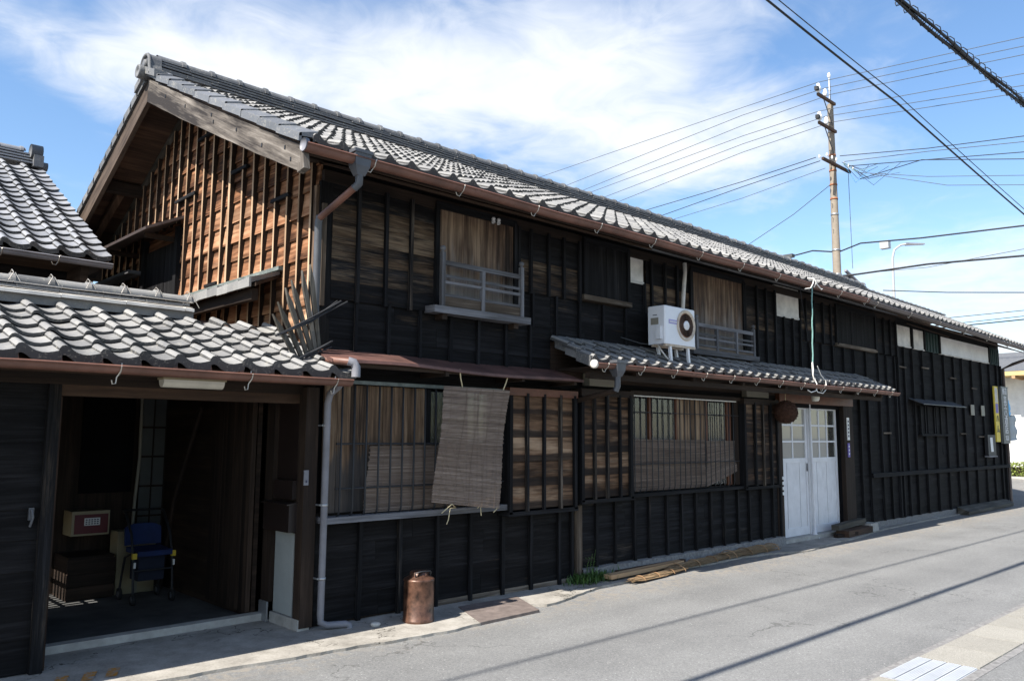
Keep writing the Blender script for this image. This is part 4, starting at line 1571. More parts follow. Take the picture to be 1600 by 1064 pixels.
win1 = box('window', (-0.10, 0.10, 0.90), (1.90, 0.115, 1.98), 'void_black', house)
vplanks(win1, FP, -0.08, 0.98, 0.90, 1.97, 0.155, 'timber_shutter_low', d0=0.02, name='shutter_board')
box('pane', (1.03, -0.025, 1.46), (1.86, -0.021, 1.95), 'pane_clear', win1)
box('curtain', (1.06, 0.05, 1.40), (1.24, 0.06, 1.95), 'curtain_olive', win1)
box('window_frame', (0.98, -0.045, 0.90), (1.03, 0.0, 1.97), 'timber_batten', win1, color=0.2)
box('window_frame', (1.21, -0.040, 1.44), (1.25, 0.0, 1.97), 'timber_batten', win1, color=0.2)
box('window_frame', (1.86, -0.045, 0.90), (1.91, 0.0, 1.97), 'timber_batten', win1, color=0.2)
box('window_rail', (0.98, -0.04, 1.415), (1.9, 0.0, 1.46), 'timber_batten', win1, color=0.25)
box('window_head', (-0.12, -0.115, 1.975), (1.92, -0.08, 2.005), 'verdigris', win1)
box('sill', (-0.12, -0.155, 0.825), (1.92, 0.0, 0.875), 'timber_silver', win1, jit=0.003)
bars(win1, 0.04, 1.86, 0.125, 0.875, 1.97, 0.115, (1.47, 1.10))


def bamboo_screen(name, corners, parent=None, n=70, sag=0.02, strings=4, mat='bamboo_screen', curl=None, **kw):
    """reed blind: thin round-ish slats strung between the corners tl,tr,br,bl"""
    tl, tr, br, bl = [Vector(c) for c in corners]
    m = MB()
    nrm = (tr - tl).cross(bl - tl).normalized()
    if nrm.y > 0:
        nrm = -nrm
    K = 5
    for i in range(n):
        t0, t1 = i / n, (i + 0.86) / n
        w = RND.uniform(-0.008, 0.008)
        e0, e1 = RND.uniform(-0.008, 0.006), RND.uniform(-0.006, 0.008)
        off = RND.uniform(0, 4)
        rowA, rowB = [], []
        for k in range(K + 1):
            s = k / K
            s2 = e0 + s * (1 + e1 - e0)

            def pt(t):
                p = (tl * (1 - s2) + tr * s2) * (1 - t) + (bl * (1 - s2) + br * s2) * t
                b = nrm * (sag * math.sin(math.pi * s) * 0.5 + sag * math.sin(t * 5.0 + s * 3.0) * 0.5)
                if curl:
                    b += nrm * curl(s, t)
                return p + b
            rowA.append(pt(t0) + nrm * (0.001 + w * .1))
            rowB.append(pt(t1) + nrm * (0.001 + w * .1))
        V, UV, F = [], [], []
        wid = (tr - tl).length
        for k in range(K + 1):
            V += [rowA[k], (rowA[k] + rowB[k]) / 2 + nrm * 0.004, rowB[k], (rowA[k] + rowB[k]) / 2 - nrm * 0.003]
            for q in range(4):
                UV.append((k / K * wid + off, i * 0.02 + q * 0.003 + off))
        for k in range(K):
            for q in range(4):
                F.append((k * 4 + q, k * 4 + (q + 1) % 4, (k + 1) * 4 + (q + 1) % 4, (k + 1) * 4 + q))
        m.raw(V, F, UV)
    o = m.build(name, mat, parent, **kw)
    for j in range(strings):
        s = (j + 0.5) / strings
        pts = []
        for i in range(9):
            t = i / 8
            p = (tl * (1 - s) + tr * s) * (1 - t) + (bl * (1 - s) + br * s) * t
            b = nrm * (sag * math.sin(math.pi * s) * 0.5 + sag * math.sin(t * 5.0 + s * 3.0) * 0.5 + 0.006)
            if curl:
                b += nrm * curl(s, t)
            pts.append(p + b)
        tube('string', pts, 0.0018, 'bamboo_screen', o, 4)
    return o


bamboo_screen('bamboo_blind', [(0.36, -0.065, 1.45), (1.87, -0.065, 1.46), (1.87, -0.07, 0.885), (0.30, -0.07, 0.885)], n=46, sag=0.006, strings=5,
              label='reed blind fixed behind the iron bars of the left window', cat='blind')
hb = bamboo_screen('bamboo_blind', [(0.925, -0.36, 1.985), (1.735, -0.36, 1.975), (1.65, -0.29, 0.865), (0.88, -0.29, 0.955)], n=92, sag=0.045, strings=5,
                   label='reed blind hanging askew from the copper awning by two cords', cat='blind')
tube('cord', [(1.14, -0.37, 1.965), (1.10, -0.385, 2.06), (1.085, -0.39, 2.14)], 0.006, 'rope_straw', hb, 5)
tube('cord', [(1.63, -0.37, 1.955), (1.665, -0.385, 2.05), (1.69, -0.39, 2.125)], 0.006, 'rope_straw', hb, 5)
tube('cord', [(0.98, -0.29, 0.86), (1.04, -0.31, 0.91), (1.08, -0.31, 0.935), (1.13, -0.31, 0.90), (1.06, -0.31, 0.90), (1.05, -0.30, 0.80), (1.03, -0.30, 0.76)], 0.005, 'rope_straw', hb, 5)
tube('cord', [(1.40, -0.29, 0.88), (1.44, -0.31, 0.92), (1.47, -0.31, 0.89), (1.42, -0.31, 0.89), (1.44, -0.30, 0.81)], 0.005, 'rope_straw', hb, 5)
tube('cord', [(1.66, -0.28, 0.93), (1.645, -0.29, 0.86), (1.60, -0.29, 0.83)], 0.005, 'rope_straw', hb, 5)

# ---- copper awning over the left window
aw = MB()
K = 16
V, UV = [], []
for i in range(K + 1):
    X = -0.24 + (2.98) * i / K
    s = 0.012 * math.sin(X * 3.1) - 0.012 * X
    V += [(X, -0.01, 2.265 + s * .6), (X, -0.41 - 0.012 * math.sin(X * 5), 2.150 + s), (X, -0.415 - 0.012 * math.sin(X * 5), 2.125 + s), (X, -0.40, 2.122 + s), (X, -0.01, 2.245 + s * .6)]
F = []
for i in range(K):
    for k in range(5):
        F.append((i * 5 + k, i * 5 + (k + 1) % 5, (i + 1) * 5 + (k + 1) % 5, (i + 1) * 5 + k))
F += [(0, 1, 2, 3, 4), tuple(K * 5 + k for k in (4, 3, 2, 1, 0))]
aw.raw(V, F)
awo = aw.build('awning', 'copper_sheet', house)
for q in (0.0, 0.95, 1.9, 2.66):
    box('awning_bracket', (q - 0.02, -0.38, 2.07), (q + 0.02, 0.0, 2.11), 'timber_brown_dark', awo)
box('awning_board', (-0.2, -0.36, 2.095), (2.7, -0.32, 2.125), 'timber_brown_dark', awo)

# ---- barred window in the middle
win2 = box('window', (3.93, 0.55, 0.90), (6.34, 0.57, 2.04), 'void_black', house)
for (a, b, c) in ((3.95, 4.36, 'pane_clear'), (4.46, 4.92, 'pane_clear'), (5.66, 6.10, 'pane_clear')):
    box('pane', (a, -0.004, 0.92), (b, 0.0, 2.0), c, win2)
for q, w in ((4.40, 0.035), (4.44, 0.02), (4.95, 0.025), (5.63, 0.03), (6.13, 0.03), (6.20, 0.03)):
    box('window_frame', (q - w / 2, -0.02, 0.90), (q + w / 2, 0.03, 2.02), 'frame_red', win2)
box('curtain', (3.95, 0.22, 1.3), (4.36, 0.23, 1.95), 'curtain_olive', win2)
box('curtain', (4.62, 0.10, 1.3), (4.86, 0.12, 2.0), 'curtain_navy', win2)
box('curtain', (5.66, 0.22, 1.5), (6.0, 0.23, 1.92), 'curtain_olive', win2)
box('curtain', (5.68, 0.14, 1.42), (6.08, 0.15, 1.62), 'label_violet', win2)
vplanks(win2, FP, 4.97, 5.61, 0.90, 2.02, 0.16, 'timber_shutter_low', d0=0.0, name='shutter_board')
box('window_head', (3.93, -0.10, 2.035), (6.35, 0.0, 2.08), 'timber_brown_dark', win2)
box('bar_head', (3.97, -0.108, 2.012), (6.22, -0.088, 2.026), 'plaster', win2)
box('sill', (3.92, -0.125, 0.845), (6.36, 0.0, 0.885), 'timber_batten', win2, color=0.3)
box('window_frame', (6.24, -0.06, 0.9), (6.34, 0.02, 2.03), 'timber_brown_dark', win2)
bars(win2, 4.0, 6.26, 0.1135, 0.89, 2.02, 0.095, (1.83, 1.22), r=0.0065)
bamboo_screen('bamboo_blind', [(3.97, -0.05, 1.51), (5.52, -0.05, 1.50), (5.52, -0.055, 0.90), (3.97, -0.055, 0.90)], n=44, sag=0.006, strings=6,
              label='wide reed blind behind the bars of the middle window', cat='blind')
bamboo_screen('bamboo_blind', [(5.56, -0.05, 1.49), (6.27, -0.05, 1.49), (6.27, -0.055, 1.08), (5.56, -0.055, 0.90)], n=40, sag=0.015, strings=3,
              label='narrow reed blind with a torn lifted corner behind the bars', cat='blind')

# ---- white double doors
DY = 0.09
door_defs = ((7.66, 8.56, 2), (8.66, 9.60, 3))
for (x0, x1, nc) in door_defs:
    m = MB()
    zb, zt, zm = 0.06, 2.05, 1.19
    st = 0.055
    for (a, b) in ((x0, x0 + st), (x1 - st, x1)):
        m.box((a, DY - 0.02, zb), (b, DY + 0.02, zt))
    m.box((x0 + st, DY - 0.018, zt - 0.07), (x1 - st, DY + 0.018, zt))
    m.box((x0 + st, DY - 0.018, zm - 0.035), (x1 - st, DY + 0.018, zm + 0.035))
    m.box((x0 + st, DY - 0.018, zb), (x1 - st, DY + 0.018, zb + 0.12))
    d = m.build('door', 'paint_white', house)
    pw = (x1 - x0 - 2 * st)
    for i in range(1, nc):
        q = x0 + st + pw * i / nc
        box('muntin', (q - 0.016, DY - 0.014, zm + 0.035), (q + 0.016, DY + 0.014, zt - 0.07), 'paint_white', d)
    for j in (1, 2):
        zz = zm + 0.035 + (zt - 0.07 - zm - 0.035) * j / 3
        box('muntin', (x0 + st, DY - 0.015, zz - 0.014), (x1 - st, DY + 0.015, zz + 0.014), 'paint_white', d)
    for i in range(nc):
        for j in range(3):
            a = x0 + st + pw * i / nc
            b = x0 + st + pw * (i + 1) / nc
            z0 = zm + 0.035 + (zt - 0.07 - zm - 0.035) * j / 3
            z1 = zm + 0.035 + (zt - 0.07 - zm - 0.035) * (j + 1) / 3
            clear = (i == nc - 1 and nc == 3)
            box('pane', (a, DY - 0.002, z0), (b, DY + 0.002, z1), 'pane_clear' if clear else 'pane_frost', d)
    hx = x1 - 0.035 if nc == 2 else x0 + 0.035
    box('handle', (hx - 0.012, DY - 0.032, 1.02), (hx + 0.012, DY - 0.0205, 1.14), 'pipe_dark', d)
    np_ = nc + 2
    for i in range(np_):
        a = x0 + st + pw * i / np_
        b = x0 + st + pw * (i + 1) / np_
        box('panel_board', (a + 0.003, DY - 0.006 - 0.004 * (i % 2), zb + 0.12), (b - 0.003, DY + 0.008, zm - 0.035), 'paint_white', d, color=0.5)
box('curtain', (7.62, 0.5, 1.0), (9.62, 0.51, 2.1), 'curtain_olive', house)
box('meeting_post', (8.565, DY - 0.035, 0.04), (8.655, DY + 0.03, 2.08), 'paint_white', house)
tube('door_stay', [(8.60, 0.03, 2.08), (8.61, 0.02, 1.0), (8.61, 0.015, 0.06)], 0.018, 'paint_white', house, 8)
m = MB()
m.lathe((8.61, 0.015, 0.0), [(0.07, 0.0), (0.065, 0.02), (0.025, 0.08), (0.02, 0.16)], 12)
m.build('stay_foot', 'paint_white', house)
box('door_head', (7.50, -0.06, 2.06), (9.98, 0.12, 2.20), 'frame_red', house)
box('door_post', (7.42, -0.03, 0.0), (7.60, 0.10, 2.10), 'timber_brown_dark', house)
box('door_post', (9.63, -0.05, 0.02), (9.97, 0.12, 2.10), 'timber_brown_dark', house)
box('door_threshold', (7.5, -0.05, 0.0), (9.7, 0.2, 0.055), 'concrete', house)
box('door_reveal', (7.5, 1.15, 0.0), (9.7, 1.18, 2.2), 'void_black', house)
pl_ = box('name_plate', (9.72, -0.064, 1.50), (9.80, -0.052, 1.87), 'paper', label='narrow white name plate on the post right of the white doors', cat='plate')
for i in range(5):
    box('letter', (9.742, -0.067, 1.55 + i * 0.06), (9.778, -0.0645, 1.585 + i * 0.06), 'ink_dark', pl_)
pl_ = box('name_plate', (9.72, -0.064, 1.22), (9.79, -0.052, 1.45), 'purple_plate', label='short violet plate on the post below the white name plate', cat='plate')
for i in range(3):
    box('letter', (9.74, -0.067, 1.26 + i * 0.06), (9.77, -0.0645, 1.29 + i * 0.06), 'ink_white', pl_)
m = MB()
for i in range(4):
    m.box((7.55, -0.042, 0.70 + i * 0.075), (7.58, -0.032, 0.745 + i * 0.075))
m.build('notice_strip', 'paper', label='vertical strip of white paper marks on the door post edge', cat='notice')

# ---- pent roof over the shop front
PY, PZ, PS = -0.60, 2.30, 0.46
pent = MB()
for (a, b) in ((2.72, 6.4), (6.4, 10.15)):
    pent.hexa([(a - 0.1 * (a < 3), PY + .02, PZ - .03), (b + 0.15 * (b > 10), PY + .02, PZ - .03), (b, 0.0, PZ - .03 - PS * PY), (a, 0.0, PZ - .03 - PS * PY),
               (a - 0.1 * (a < 3), PY + .02, PZ - .004), (b + 0.15 * (b > 10), PY + .02, PZ - .004), (b, 0.0, PZ - .004 - PS * PY), (a, 0.0, PZ - .004 - PS * PY)])
pent_o = pent.build('pent_roof', 'timber_soffit', house)
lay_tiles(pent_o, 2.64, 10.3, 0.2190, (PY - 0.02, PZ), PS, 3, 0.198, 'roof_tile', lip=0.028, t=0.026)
ridge_courses(pent_o, 2.70, 10.15, -0.035, PZ + 0.255, 2, 0.055, 'roof_tile_dark', lay=0.03)
# verge at the left end
for k in range(3):
    y0 = PY - 0.02 + k * 0.18
    z0 = PZ + k * 0.18 * PS
    m = MB()
    m.hexa([(2.62 + k * .03, y0, z0 - .05), (2.645 + k * .03, y0, z0 - .05), (2.645 + k * .03, y0 + .2, z0 + .02), (2.62 + k * .03, y0 + .2, z0 + .02), (2.62 + k * .03, y0, z0 + .06), (2.72 + k * .03, y0, z0 + .07), (2.72 + k * .03, y0 + .2, z0 + .14), (2.62 + k * .03, y0 + .2, z0 + .13)])
    m.build('verge_tile', 'roof_tile_dark', pent_o)
for q in (3.5, 4.6, 5.7, 6.8, 7.9, 9.0, 10.0):
    box('pent_rafter', (q - 0.03, PY + 0.06, PZ - 0.10), (q + 0.03, 0.0, PZ - 0.04), 'timber_brown_dark', pent_o)
box('pent_beam', (2.75, PY + 0.10, PZ - 0.155), (10.1, PY + 0.17, PZ - 0.095), 'timber_brown_dark', pent_o)
box('pent_soffit', (2.75, PY + 0.06, PZ - 0.055), (10.1, 0.0, PZ - 0.035), 'timber_brown_dark', pent_o)
box('plaster_block', (3.20, -0.10, 2.10), (3.74, 0.0, 2.26), 'label_tan', house)
box('plaster_block', (6.55, -0.08, 2.10), (7.15, 0.0, 2.20), 'label_tan', house)
gutter(house, 2.62, 10.3, PY - 0.075, PZ - 0.025, 0.042, 'gutter_copper', hooks=0.60, hook_from=0.18)
m = MB()
m.lathe((2.60, PY - 0.075, PZ - 0.03), [(0.0, 0.0), (0.044, 0.0), (0.046, 0.012), (0.044, 0.03)], 14, 'x')
m.build('gutter_end_cap', 'plaster', house)
rh = MB()
cx, cy, cz = 2.98, PY - 0.075, PZ - 0.02
for (h0, h1, a, b) in ((0.02, 0.05, 0.085, 0.085), (-0.06, 0.02, 0.065, 0.075), (-0.12, -0.06, 0.038, 0.065)):
    rh.hexa([(cx - a, cy - a * .8, cz + h0), (cx + a, cy - a * .8, cz + h0), (cx + a, cy + a * .8, cz + h0), (cx - a, cy + a * .8, cz + h0), (cx - b, cy - b * .8, cz + h1), (cx + b, cy - b * .8, cz + h1), (cx + b, cy + b * .8, cz + h1), (cx - b, cy + b * .8, cz + h1)])
rho = rh.build('rain_head', 'pipe_dark', house)
tube('rain_pipe', [(cx, cy, cz - 0.10), (cx, cy, cz - 0.22), (cx - 0.01, cy + 0.02, cz - 0.27)], 0.032, 'pipe_dark', rho, 10)
tube('rain_pipe', [(cx - 0.01, cy + 0.02, cz - 0.265), (2.95, -0.18, 1.935), (2.955, -0.10, 1.92)], 0.028, 'timber_brown_dark', rho, 10)

# ---- air-conditioner outdoor unit on the pent roof
AX0, AX1, AY0, AY1, AZ0, AZ1 = 3.97, 4.585, -0.50, -0.25, 2.615, 3.065
ac = thing('outdoor_unit', (4.28, -0.38, 2.40), 'white outdoor air-conditioner unit with rusty round fan grille on the pent roof', 'air conditioner')
m = MB()
b = 0.012
prof = [(AX0 + b, AY0), (AX1 - b, AY0), (AX1, AY0 + b), (AX1, AY1 - b), (AX1 - b, AY1), (AX0 + b, AY1), (AX0, AY1 - b), (AX0, AY0 + b)]
V = [(x, y, AZ0) for x, y in prof] + [(x, y, AZ1 - 0.01) for x, y in prof] + [(4.28 + (x - 4.28) * 0.97, -0.375 + (y + 0.375) * 0.93, AZ1) for x, y in prof]
F = [tuple(range(8)), tuple(range(16, 24))]
for s in (0, 8):
    F += [(s + i, s + (i + 1) % 8, s + 8 + (i + 1) % 8, s + 8 + i) for i in range(8)]
m.raw(V, F)
case = m.build('casing', 'ac_white', ac)
fc = (4.39, AY0, 2.86)
m = MB()
m.lathe((fc[0], fc[1], fc[2]), [(0.185, 0.0), (0.185, -0.012), (0.178, -0.014), (0.150, -0.010), (0.145, 0.0)], 36, 'y')
m.build('grille_ring', 'ac_ring', ac)
m = MB()
m.lathe((fc[0], fc[1] - 0.003, fc[2]), [(0.144, 0.0), (0.144, -0.002), (0.0, -0.003)], 36, 'y')
gp = m.build('grille', 'ac_rust', ac)
m = MB()
for k in range(5):
    r = 0.066 + k * 0.018
    m.lathe((fc[0], fc[1] - 0.006, fc[2]), [(r, 0.0), (r, -0.004), (r - 0.0035, -0.004), (r - 0.0035, 0.0)], 32, 'y')
for k in range(8):
    a = 2 * math.pi * k / 8
    m.tube([(fc[0] + math.cos(a) * 0.055, fc[1] - 0.008, fc[2] + math.sin(a) * 0.055), (fc[0] + math.cos(a) * 0.15, fc[1] - 0.010, fc[2] + math.sin(a) * 0.15)], 0.0022, 4)
m.build('grille_wire', 'ac_grille_dark', gp)
m = MB()
m.lathe((fc[0], fc[1] - 0.012, fc[2]), [(0.0, -0.006), (0.05, -0.005), (0.056, 0.0), (0.056, 0.010)], 28, 'y')
m.build('grille_hub', 'ac_white', gp)
lab = box('maker_label', (4.045, AY0 - 0.003, 2.855), (4.215, AY0 - 0.0005, 2.905), 'label_violet', ac)
for i in range(6):
    box('letter', (4.062 + i * 0.024, AY0 - 0.005, 2.870), (4.078 + i * 0.024, AY0 - 0.0032, 2.889), 'ink_white', lab)
box('data_plate', (AX0 - 0.003, -0.41, 2.845), (AX0 - 0.0005, -0.30, 2.925), 'label_tan', ac)
box('side_text', (AX0 - 0.003, -0.39, 2.952), (AX0 - 0.0005, -0.33, 2.962), 'ink_dark', ac)
m = MB()
m.box((AX0 - 0.03, -0.455, 2.67), (AX0 - 0.0005, -0.385, 2.82))
m.build('valve_cover', 'ac_white', ac)
for q in (4.10, 4.46):
    for yy in (-0.47, -0.30):
        zf = PZ + 0.06 + PS * (yy - PY)
        m = MB()
        m.hexa([(q - 0.018 + 0.02, yy - 0.014, zf), (q + 0.018 + 0.02, yy - 0.014, zf), (q + 0.018 + 0.02, yy + 0.014, zf), (q - 0.018 + 0.02, yy + 0.014, zf), (q - 0.018, yy - 0.014, 2.60), (q + 0.018, yy - 0.014, 2.60), (q + 0.018, yy + 0.014, 2.60), (q - 0.018, yy + 0.014, 2.60)])
        m.build('leg', 'ac_white', ac)
for yy in (-0.47, -0.30):
    box('stand_rail', (4.0, yy - 0.018, 2.590), (4.60, yy + 0.018, 2.622), 'ac_ring', ac)
for yy in (-0.47,):
    box('stand_foot', (4.05, yy - 0.05, PZ + 0.075), (4.56, yy - 0.01, PZ + 0.092), 'ac_rust', ac)
tube('drain_hose', [(AX0 + 0.04, -0.36, 2.62), (AX0 + 0.05, -0.40, 2.55), (AX0 + 0.09, -0.44, 2.47), (AX0 + 0.13, -0.47, 2.42), (AX0 + 0.19, -0.50, 2.40)], 0.010, 'plaster', ac, 8)
tube('pipe_cover', [(5.12, -0.07, 3.78), (5.11, -0.08, 3.66), (5.07, -0.085, 3.45), (5.04, -0.085, 3.2), (5.0, -0.10, 2.75), (4.8, -0.2, 2.62), (4.58, -0.3, 2.68)], 0.026, 'plaster', ac, 10)
tube('thin_cable', [(4.02, -0.26, 2.62), (3.90, -0.20, 2.63), (3.72, -0.05, 2.70)], 0.005, 'wire_grey', ac, 5)

for _o in [q for q in bpy.data.objects if q.parent == ac and q.name.split('.')[0] != 'pipe_cover']:
    _o.location.x += 0.10
# ---- cedar ball, lamp, rope
ball = thing('cedar_ball', (7.22, -0.30, 1.90), 'round brown cedar-leaf ball hanging under the pent roof beside the white doors', 'cedar ball')
m = MB()
R_ = 0.165
rb = random.Random(5)
for i in range(1500):
    z = 1 - 2 * (i + 0.5) / 1500
    a = i * 2.39996
    s = math.sqrt(max(0, 1 - z * z))
    n = Vector((s * math.cos(a), s * math.sin(a), z))
    t = n.cross(Vector((0.3, 0.2, 1))).normalized()
    b_ = n.cross(t)
    an = rb.uniform(0, 6.28)
    d = t * math.cos(an) + b_ * math.sin(an)
    c = Vector((7.22, -0.30, 1.90)) + n * R_ * rb.uniform(0.90, 1.0)
    tip = c + n * rb.uniform(0.006, 0.016)
    m.raw([c - d * 0.010, c + d * 0.010, tip + n.cross(d) * 0.005], [(0, 1, 2)])
lv = m.build('leaf_tips', 'cedar_ball', ball)
lv['kind'] = 'stuff'
m = MB()
m.lathe((7.22, -0.30, 1.90), [(R_ * 0.955 * math.cos(q), R_ * 0.955 * math.sin(q)) for q in [(-math.pi / 2 + math.pi * k / 14) for k in range(15)]], 24)
m.build('ball_core', 'cedar_ball', ball)
tube('cord', [(7.22, -0.30, 2.05), (7.225, -0.30, 2.28)], 0.005, 'rope_straw', ball, 5)

lamp = thing('eave_lamp', (8.02, -0.34, 2.15), 'small grey-white globe lamp under the pent roof above the doors', 'lamp')
m = MB()
m.lathe((8.02, -0.36, 2.15), [(0.015, -0.075), (0.045, -0.068), (0.060, -0.04), (0.062, 0.02), (0.055, 0.045)], 16)
m.build('globe', 'lamp_opal', lamp)
m = MB()
m.lathe((8.02, -0.36, 2.195), [(0.056, 0.0), (0.05, 0.03), (0.02, 0.06), (0.012, 0.08)], 14)
m.build('cap', 'pipe_grey', lamp)
tube('bracket', [(8.02, -0.36, 2.26), (7.98, -0.2, 2.24), (7.93, -0.05, 2.20)], 0.010, 'pipe_grey', lamp, 6)

rope = thing('hanging_rope', (7.35, -0.63, 2.35), 'thin teal rope hanging from the main gutter to the pent gutter', 'rope')
pts = [(7.36 + 0.008 * math.sin(i * 1.7), -0.69 + 0.03 * i / 14, 3.70 - (3.70 - 2.55) * i / 14) for i in range(15)]
tube('rope_length', pts, 0.011, 'rope_teal', rope, 6)
tube('rope_thin', [(7.02, -0.68, 3.66), (7.18, -0.65, 3.2), (7.36, -0.62, 2.85), (7.55, -0.60, 2.58)], 0.004, 'wire_black', rope, 5)
tube('white_hook', [(7.30, -0.66, 3.80), (7.36, -0.72, 3.80), (7.40, -0.74, 3.74), (7.40, -0.70, 3.68)], 0.009, 'rope_white', rope, 7)
tube('white_hook', [(7.12, -0.70, 3.62), (7.22, -0.74, 3.64), (7.30, -0.74, 3.72), (7.36, -0.72, 3.78)], 0.007, 'rope_white', rope, 7)
tube('white_hook', [(7.42, -0.72, 3.74), (7.55, -0.74, 3.66), (7.66, -0.70, 3.69)], 0.009, 'rope_white', rope, 7)
tube('knot', [(7.35, -0.66, 2.60), (7.35, -0.665, 2.50), (7.355, -0.66, 2.42), (7.38, -0.66, 2.36)], [0.012, 0.015, 0.010, 0.008], 'rope_white', rope, 7)
tube('white_hook', [(7.38, -0.66, 2.38), (7.42, -0.68, 2.30), (7.38, -0.69, 2.20), (7.24, -0.68, 2.17), (7.18, -0.66, 2.20)], 0.008, 'rope_white', rope, 7)
tube('white_hook', [(7.58, -0.62, 2.56), (7.68, -0.62, 2.44), (7.78, -0.64, 2.36), (7.74, -0.67, 2.24), (7.60, -0.68, 2.17), (7.46, -0.67, 2.18), (7.40, -0.66, 2.26)], 0.007, 'rope_white', rope, 7)

# ================================================================== gatehouse at the left
gate = thing('gatehouse', (-1.9, 0.8, 0.0), 'low gatehouse with grey pan-tile roof and dark open entrance, left of the black house', 'gatehouse')
QY, QZ, QS = -0.42, 2.005, 0.405
QR = 0.86
zq = QZ + QS * (QR - QY)
gr_ = MB()
gr_.hexa([(-4.6, QY, QZ - .04), (-0.12, QY, QZ - .04), (-0.12, QR, zq - .04), (-4.6, QR, zq - .04), (-4.6, QY, QZ - .005), (-0.12, QY, QZ - .005), (-0.12, QR, zq - .005), (-4.6, QR, zq - .005)])
gr_.hexa([(-4.6, QR, zq - .04), (-0.18, QR, zq - .04), (-0.18, 2.0, zq - .5), (-4.6, 2.0, zq - .5), (-4.6, QR, zq - .005), (-0.18, QR, zq - .005), (-0.18, 2.0, zq - .46), (-4.6, 2.0, zq - .46)])
groof = gr_.build('roof', 'timber_soffit', gate)
GW = 0.2375
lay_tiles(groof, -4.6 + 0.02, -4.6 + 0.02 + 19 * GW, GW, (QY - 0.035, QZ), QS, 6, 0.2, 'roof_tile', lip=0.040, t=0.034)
# brown clay plugs under the rolls of the eave tiles
for c in range(19):
    X = -4.58 + c * GW
    m = MB()
    m.hexa([(X - 0.008, QY - 0.030, QZ - 0.035), (X + 0.030, QY - 0.030, QZ - 0.035), (X + 0.030, QY - 0.0, QZ - 0.035), (X - 0.008, QY - 0.0, QZ - 0.035),
            (X + 0.002, QY - 0.032, QZ + 0.040), (X + 0.018, QY - 0.032, QZ + 0.040), (X + 0.018, QY - 0.0, QZ + 0.045), (X + 0.002, QY - 0.0, QZ + 0.045)])
    m.build('eave_plug', 'gutter_copper', groof)
# ridge: mortar fillet, bedded courses, half-round caps tied with wire
box('ridge_fillet', (-4.6, QR - 0.16, zq - 0.03), (-0.92, QR + 0.10, zq + 0.055), 'roof_tile', groof)
m = MB()
x = -4.6
while x < -0.95:
    x2 = min(x + RND.uniform(0.38, 0.5), -0.93)
    m.hexa([(x + .002, QR - .205, zq + .035), (x2 - .002, QR - .205, zq + .032), (x2 - .002, QR, zq + .075), (x + .002, QR, zq + .075), (x + .002, QR - .205, zq + .060), (x2 - .002, QR - .205, zq + .057), (x2 - .002, QR, zq + .10), (x + .002, QR, zq + .10)])
    x = x2
m.build('ridge_skirt', 'plaster', groof)
ridge_courses(groof, -4.6, -0.94, QR, zq + 0.085, 2, 0.135, 'roof_tile_dark', lay=0.032)
ridge_caps(groof, -4.55, -0.95, QR, zq + 0.165, 0.052, 0.262, 'roof_tile', bind=0.08)
for dz in (0.075, 0.115):
    tube('tie_wire', [(-4.6 + 0.46 * i, QR - 0.145 - 0.01 * (i % 2), zq + dz + 0.006 * ((i * 3) % 2)) for i in range(9)], 0.003, 'hook_metal', groof, 4)
gutter(gate, -4.6, -0.13, QY - 0.085, QZ - 0.035, 0.046, 'gutter_copper', hooks=0.0, name='gutter')
g_ = [o for o in bpy.data.objects if o.name.startswith('gutter') and o.parent == gate][0]
for X in (-3.3, -1.85, -0.96, -0.26):
    h = MB()
    yy, zz, r = QY - 0.085, QZ - 0.035, 0.046
    h.tube([(X + 0.02, yy + r, zz + 0.03), (X, yy + r * .7, zz - r * .8), (X - 0.01, yy, zz - r - .006), (X - .012, yy - r * .8, zz - r * .7), (X - .012, yy - r - .008, zz + .006)], 0.005, 5)
    h.tube([(X - .012, yy - r * .9, zz - r * .6), (X - .03, yy - r * .5, zz - r - .02), (X - .035, yy - r * .5, zz - r - .06), (X - .055, yy - r * .5, zz - r - .065), (X - .06, yy - r * .5, zz - r - .04)], 0.0045, 5)
    h.build('gutter_hook', 'hook_metal', g_)
# eave timber and head beams
box('eave_beam', (-4.6, 0.02, QZ - 0.13), (-0.14, 0.10, QZ - 0.02), 'timber_brown_dark', gate)
box('head_beam', (-2.05, 0.05, 1.80), (-0.20, 0.16, 1.90), 'timber_soffit', gate)
box('soffit', (-4.6, QY + 0.02, QZ - 0.055), (-0.14, 0.1, QZ - 0.045), 'timber_soffit', gate)
# left plank wall and jamb
lwall = box('front_wall', (-4.6, 0.10, 0.0), (-2.07, 0.14, 1.9), 'timber_brown_dark', gate)


def LP(u, d, z):
    return (u, 0.10 - d, z)


planks(lwall, LP, -4.6, -2.10, 0.0, 1.9, 0.21, 'timber_charred', lambda u, z: 0.10 + (0.25 if z < 0.2 else 0.0), d0=0.006)
box('jamb', (-2.12, 0.04, 0.0), (-2.045, 0.16, 1.9), 'timber_batten', gate, color=0.4)
box('jamb', (-2.045, 0.10, 0.0), (-2.02, 0.16, 1.85), 'timber_soffit', gate)
m = MB()
m.box((-2.185, 0.055, 0.98), (-2.155, 0.075, 1.06))
m.tube([(-2.17, 0.05, 1.05), (-2.165, 0.03, 1.0), (-2.175, 0.05, 0.94)], 0.008, 6)
m.build('latch', 'pipe_dark', gate)
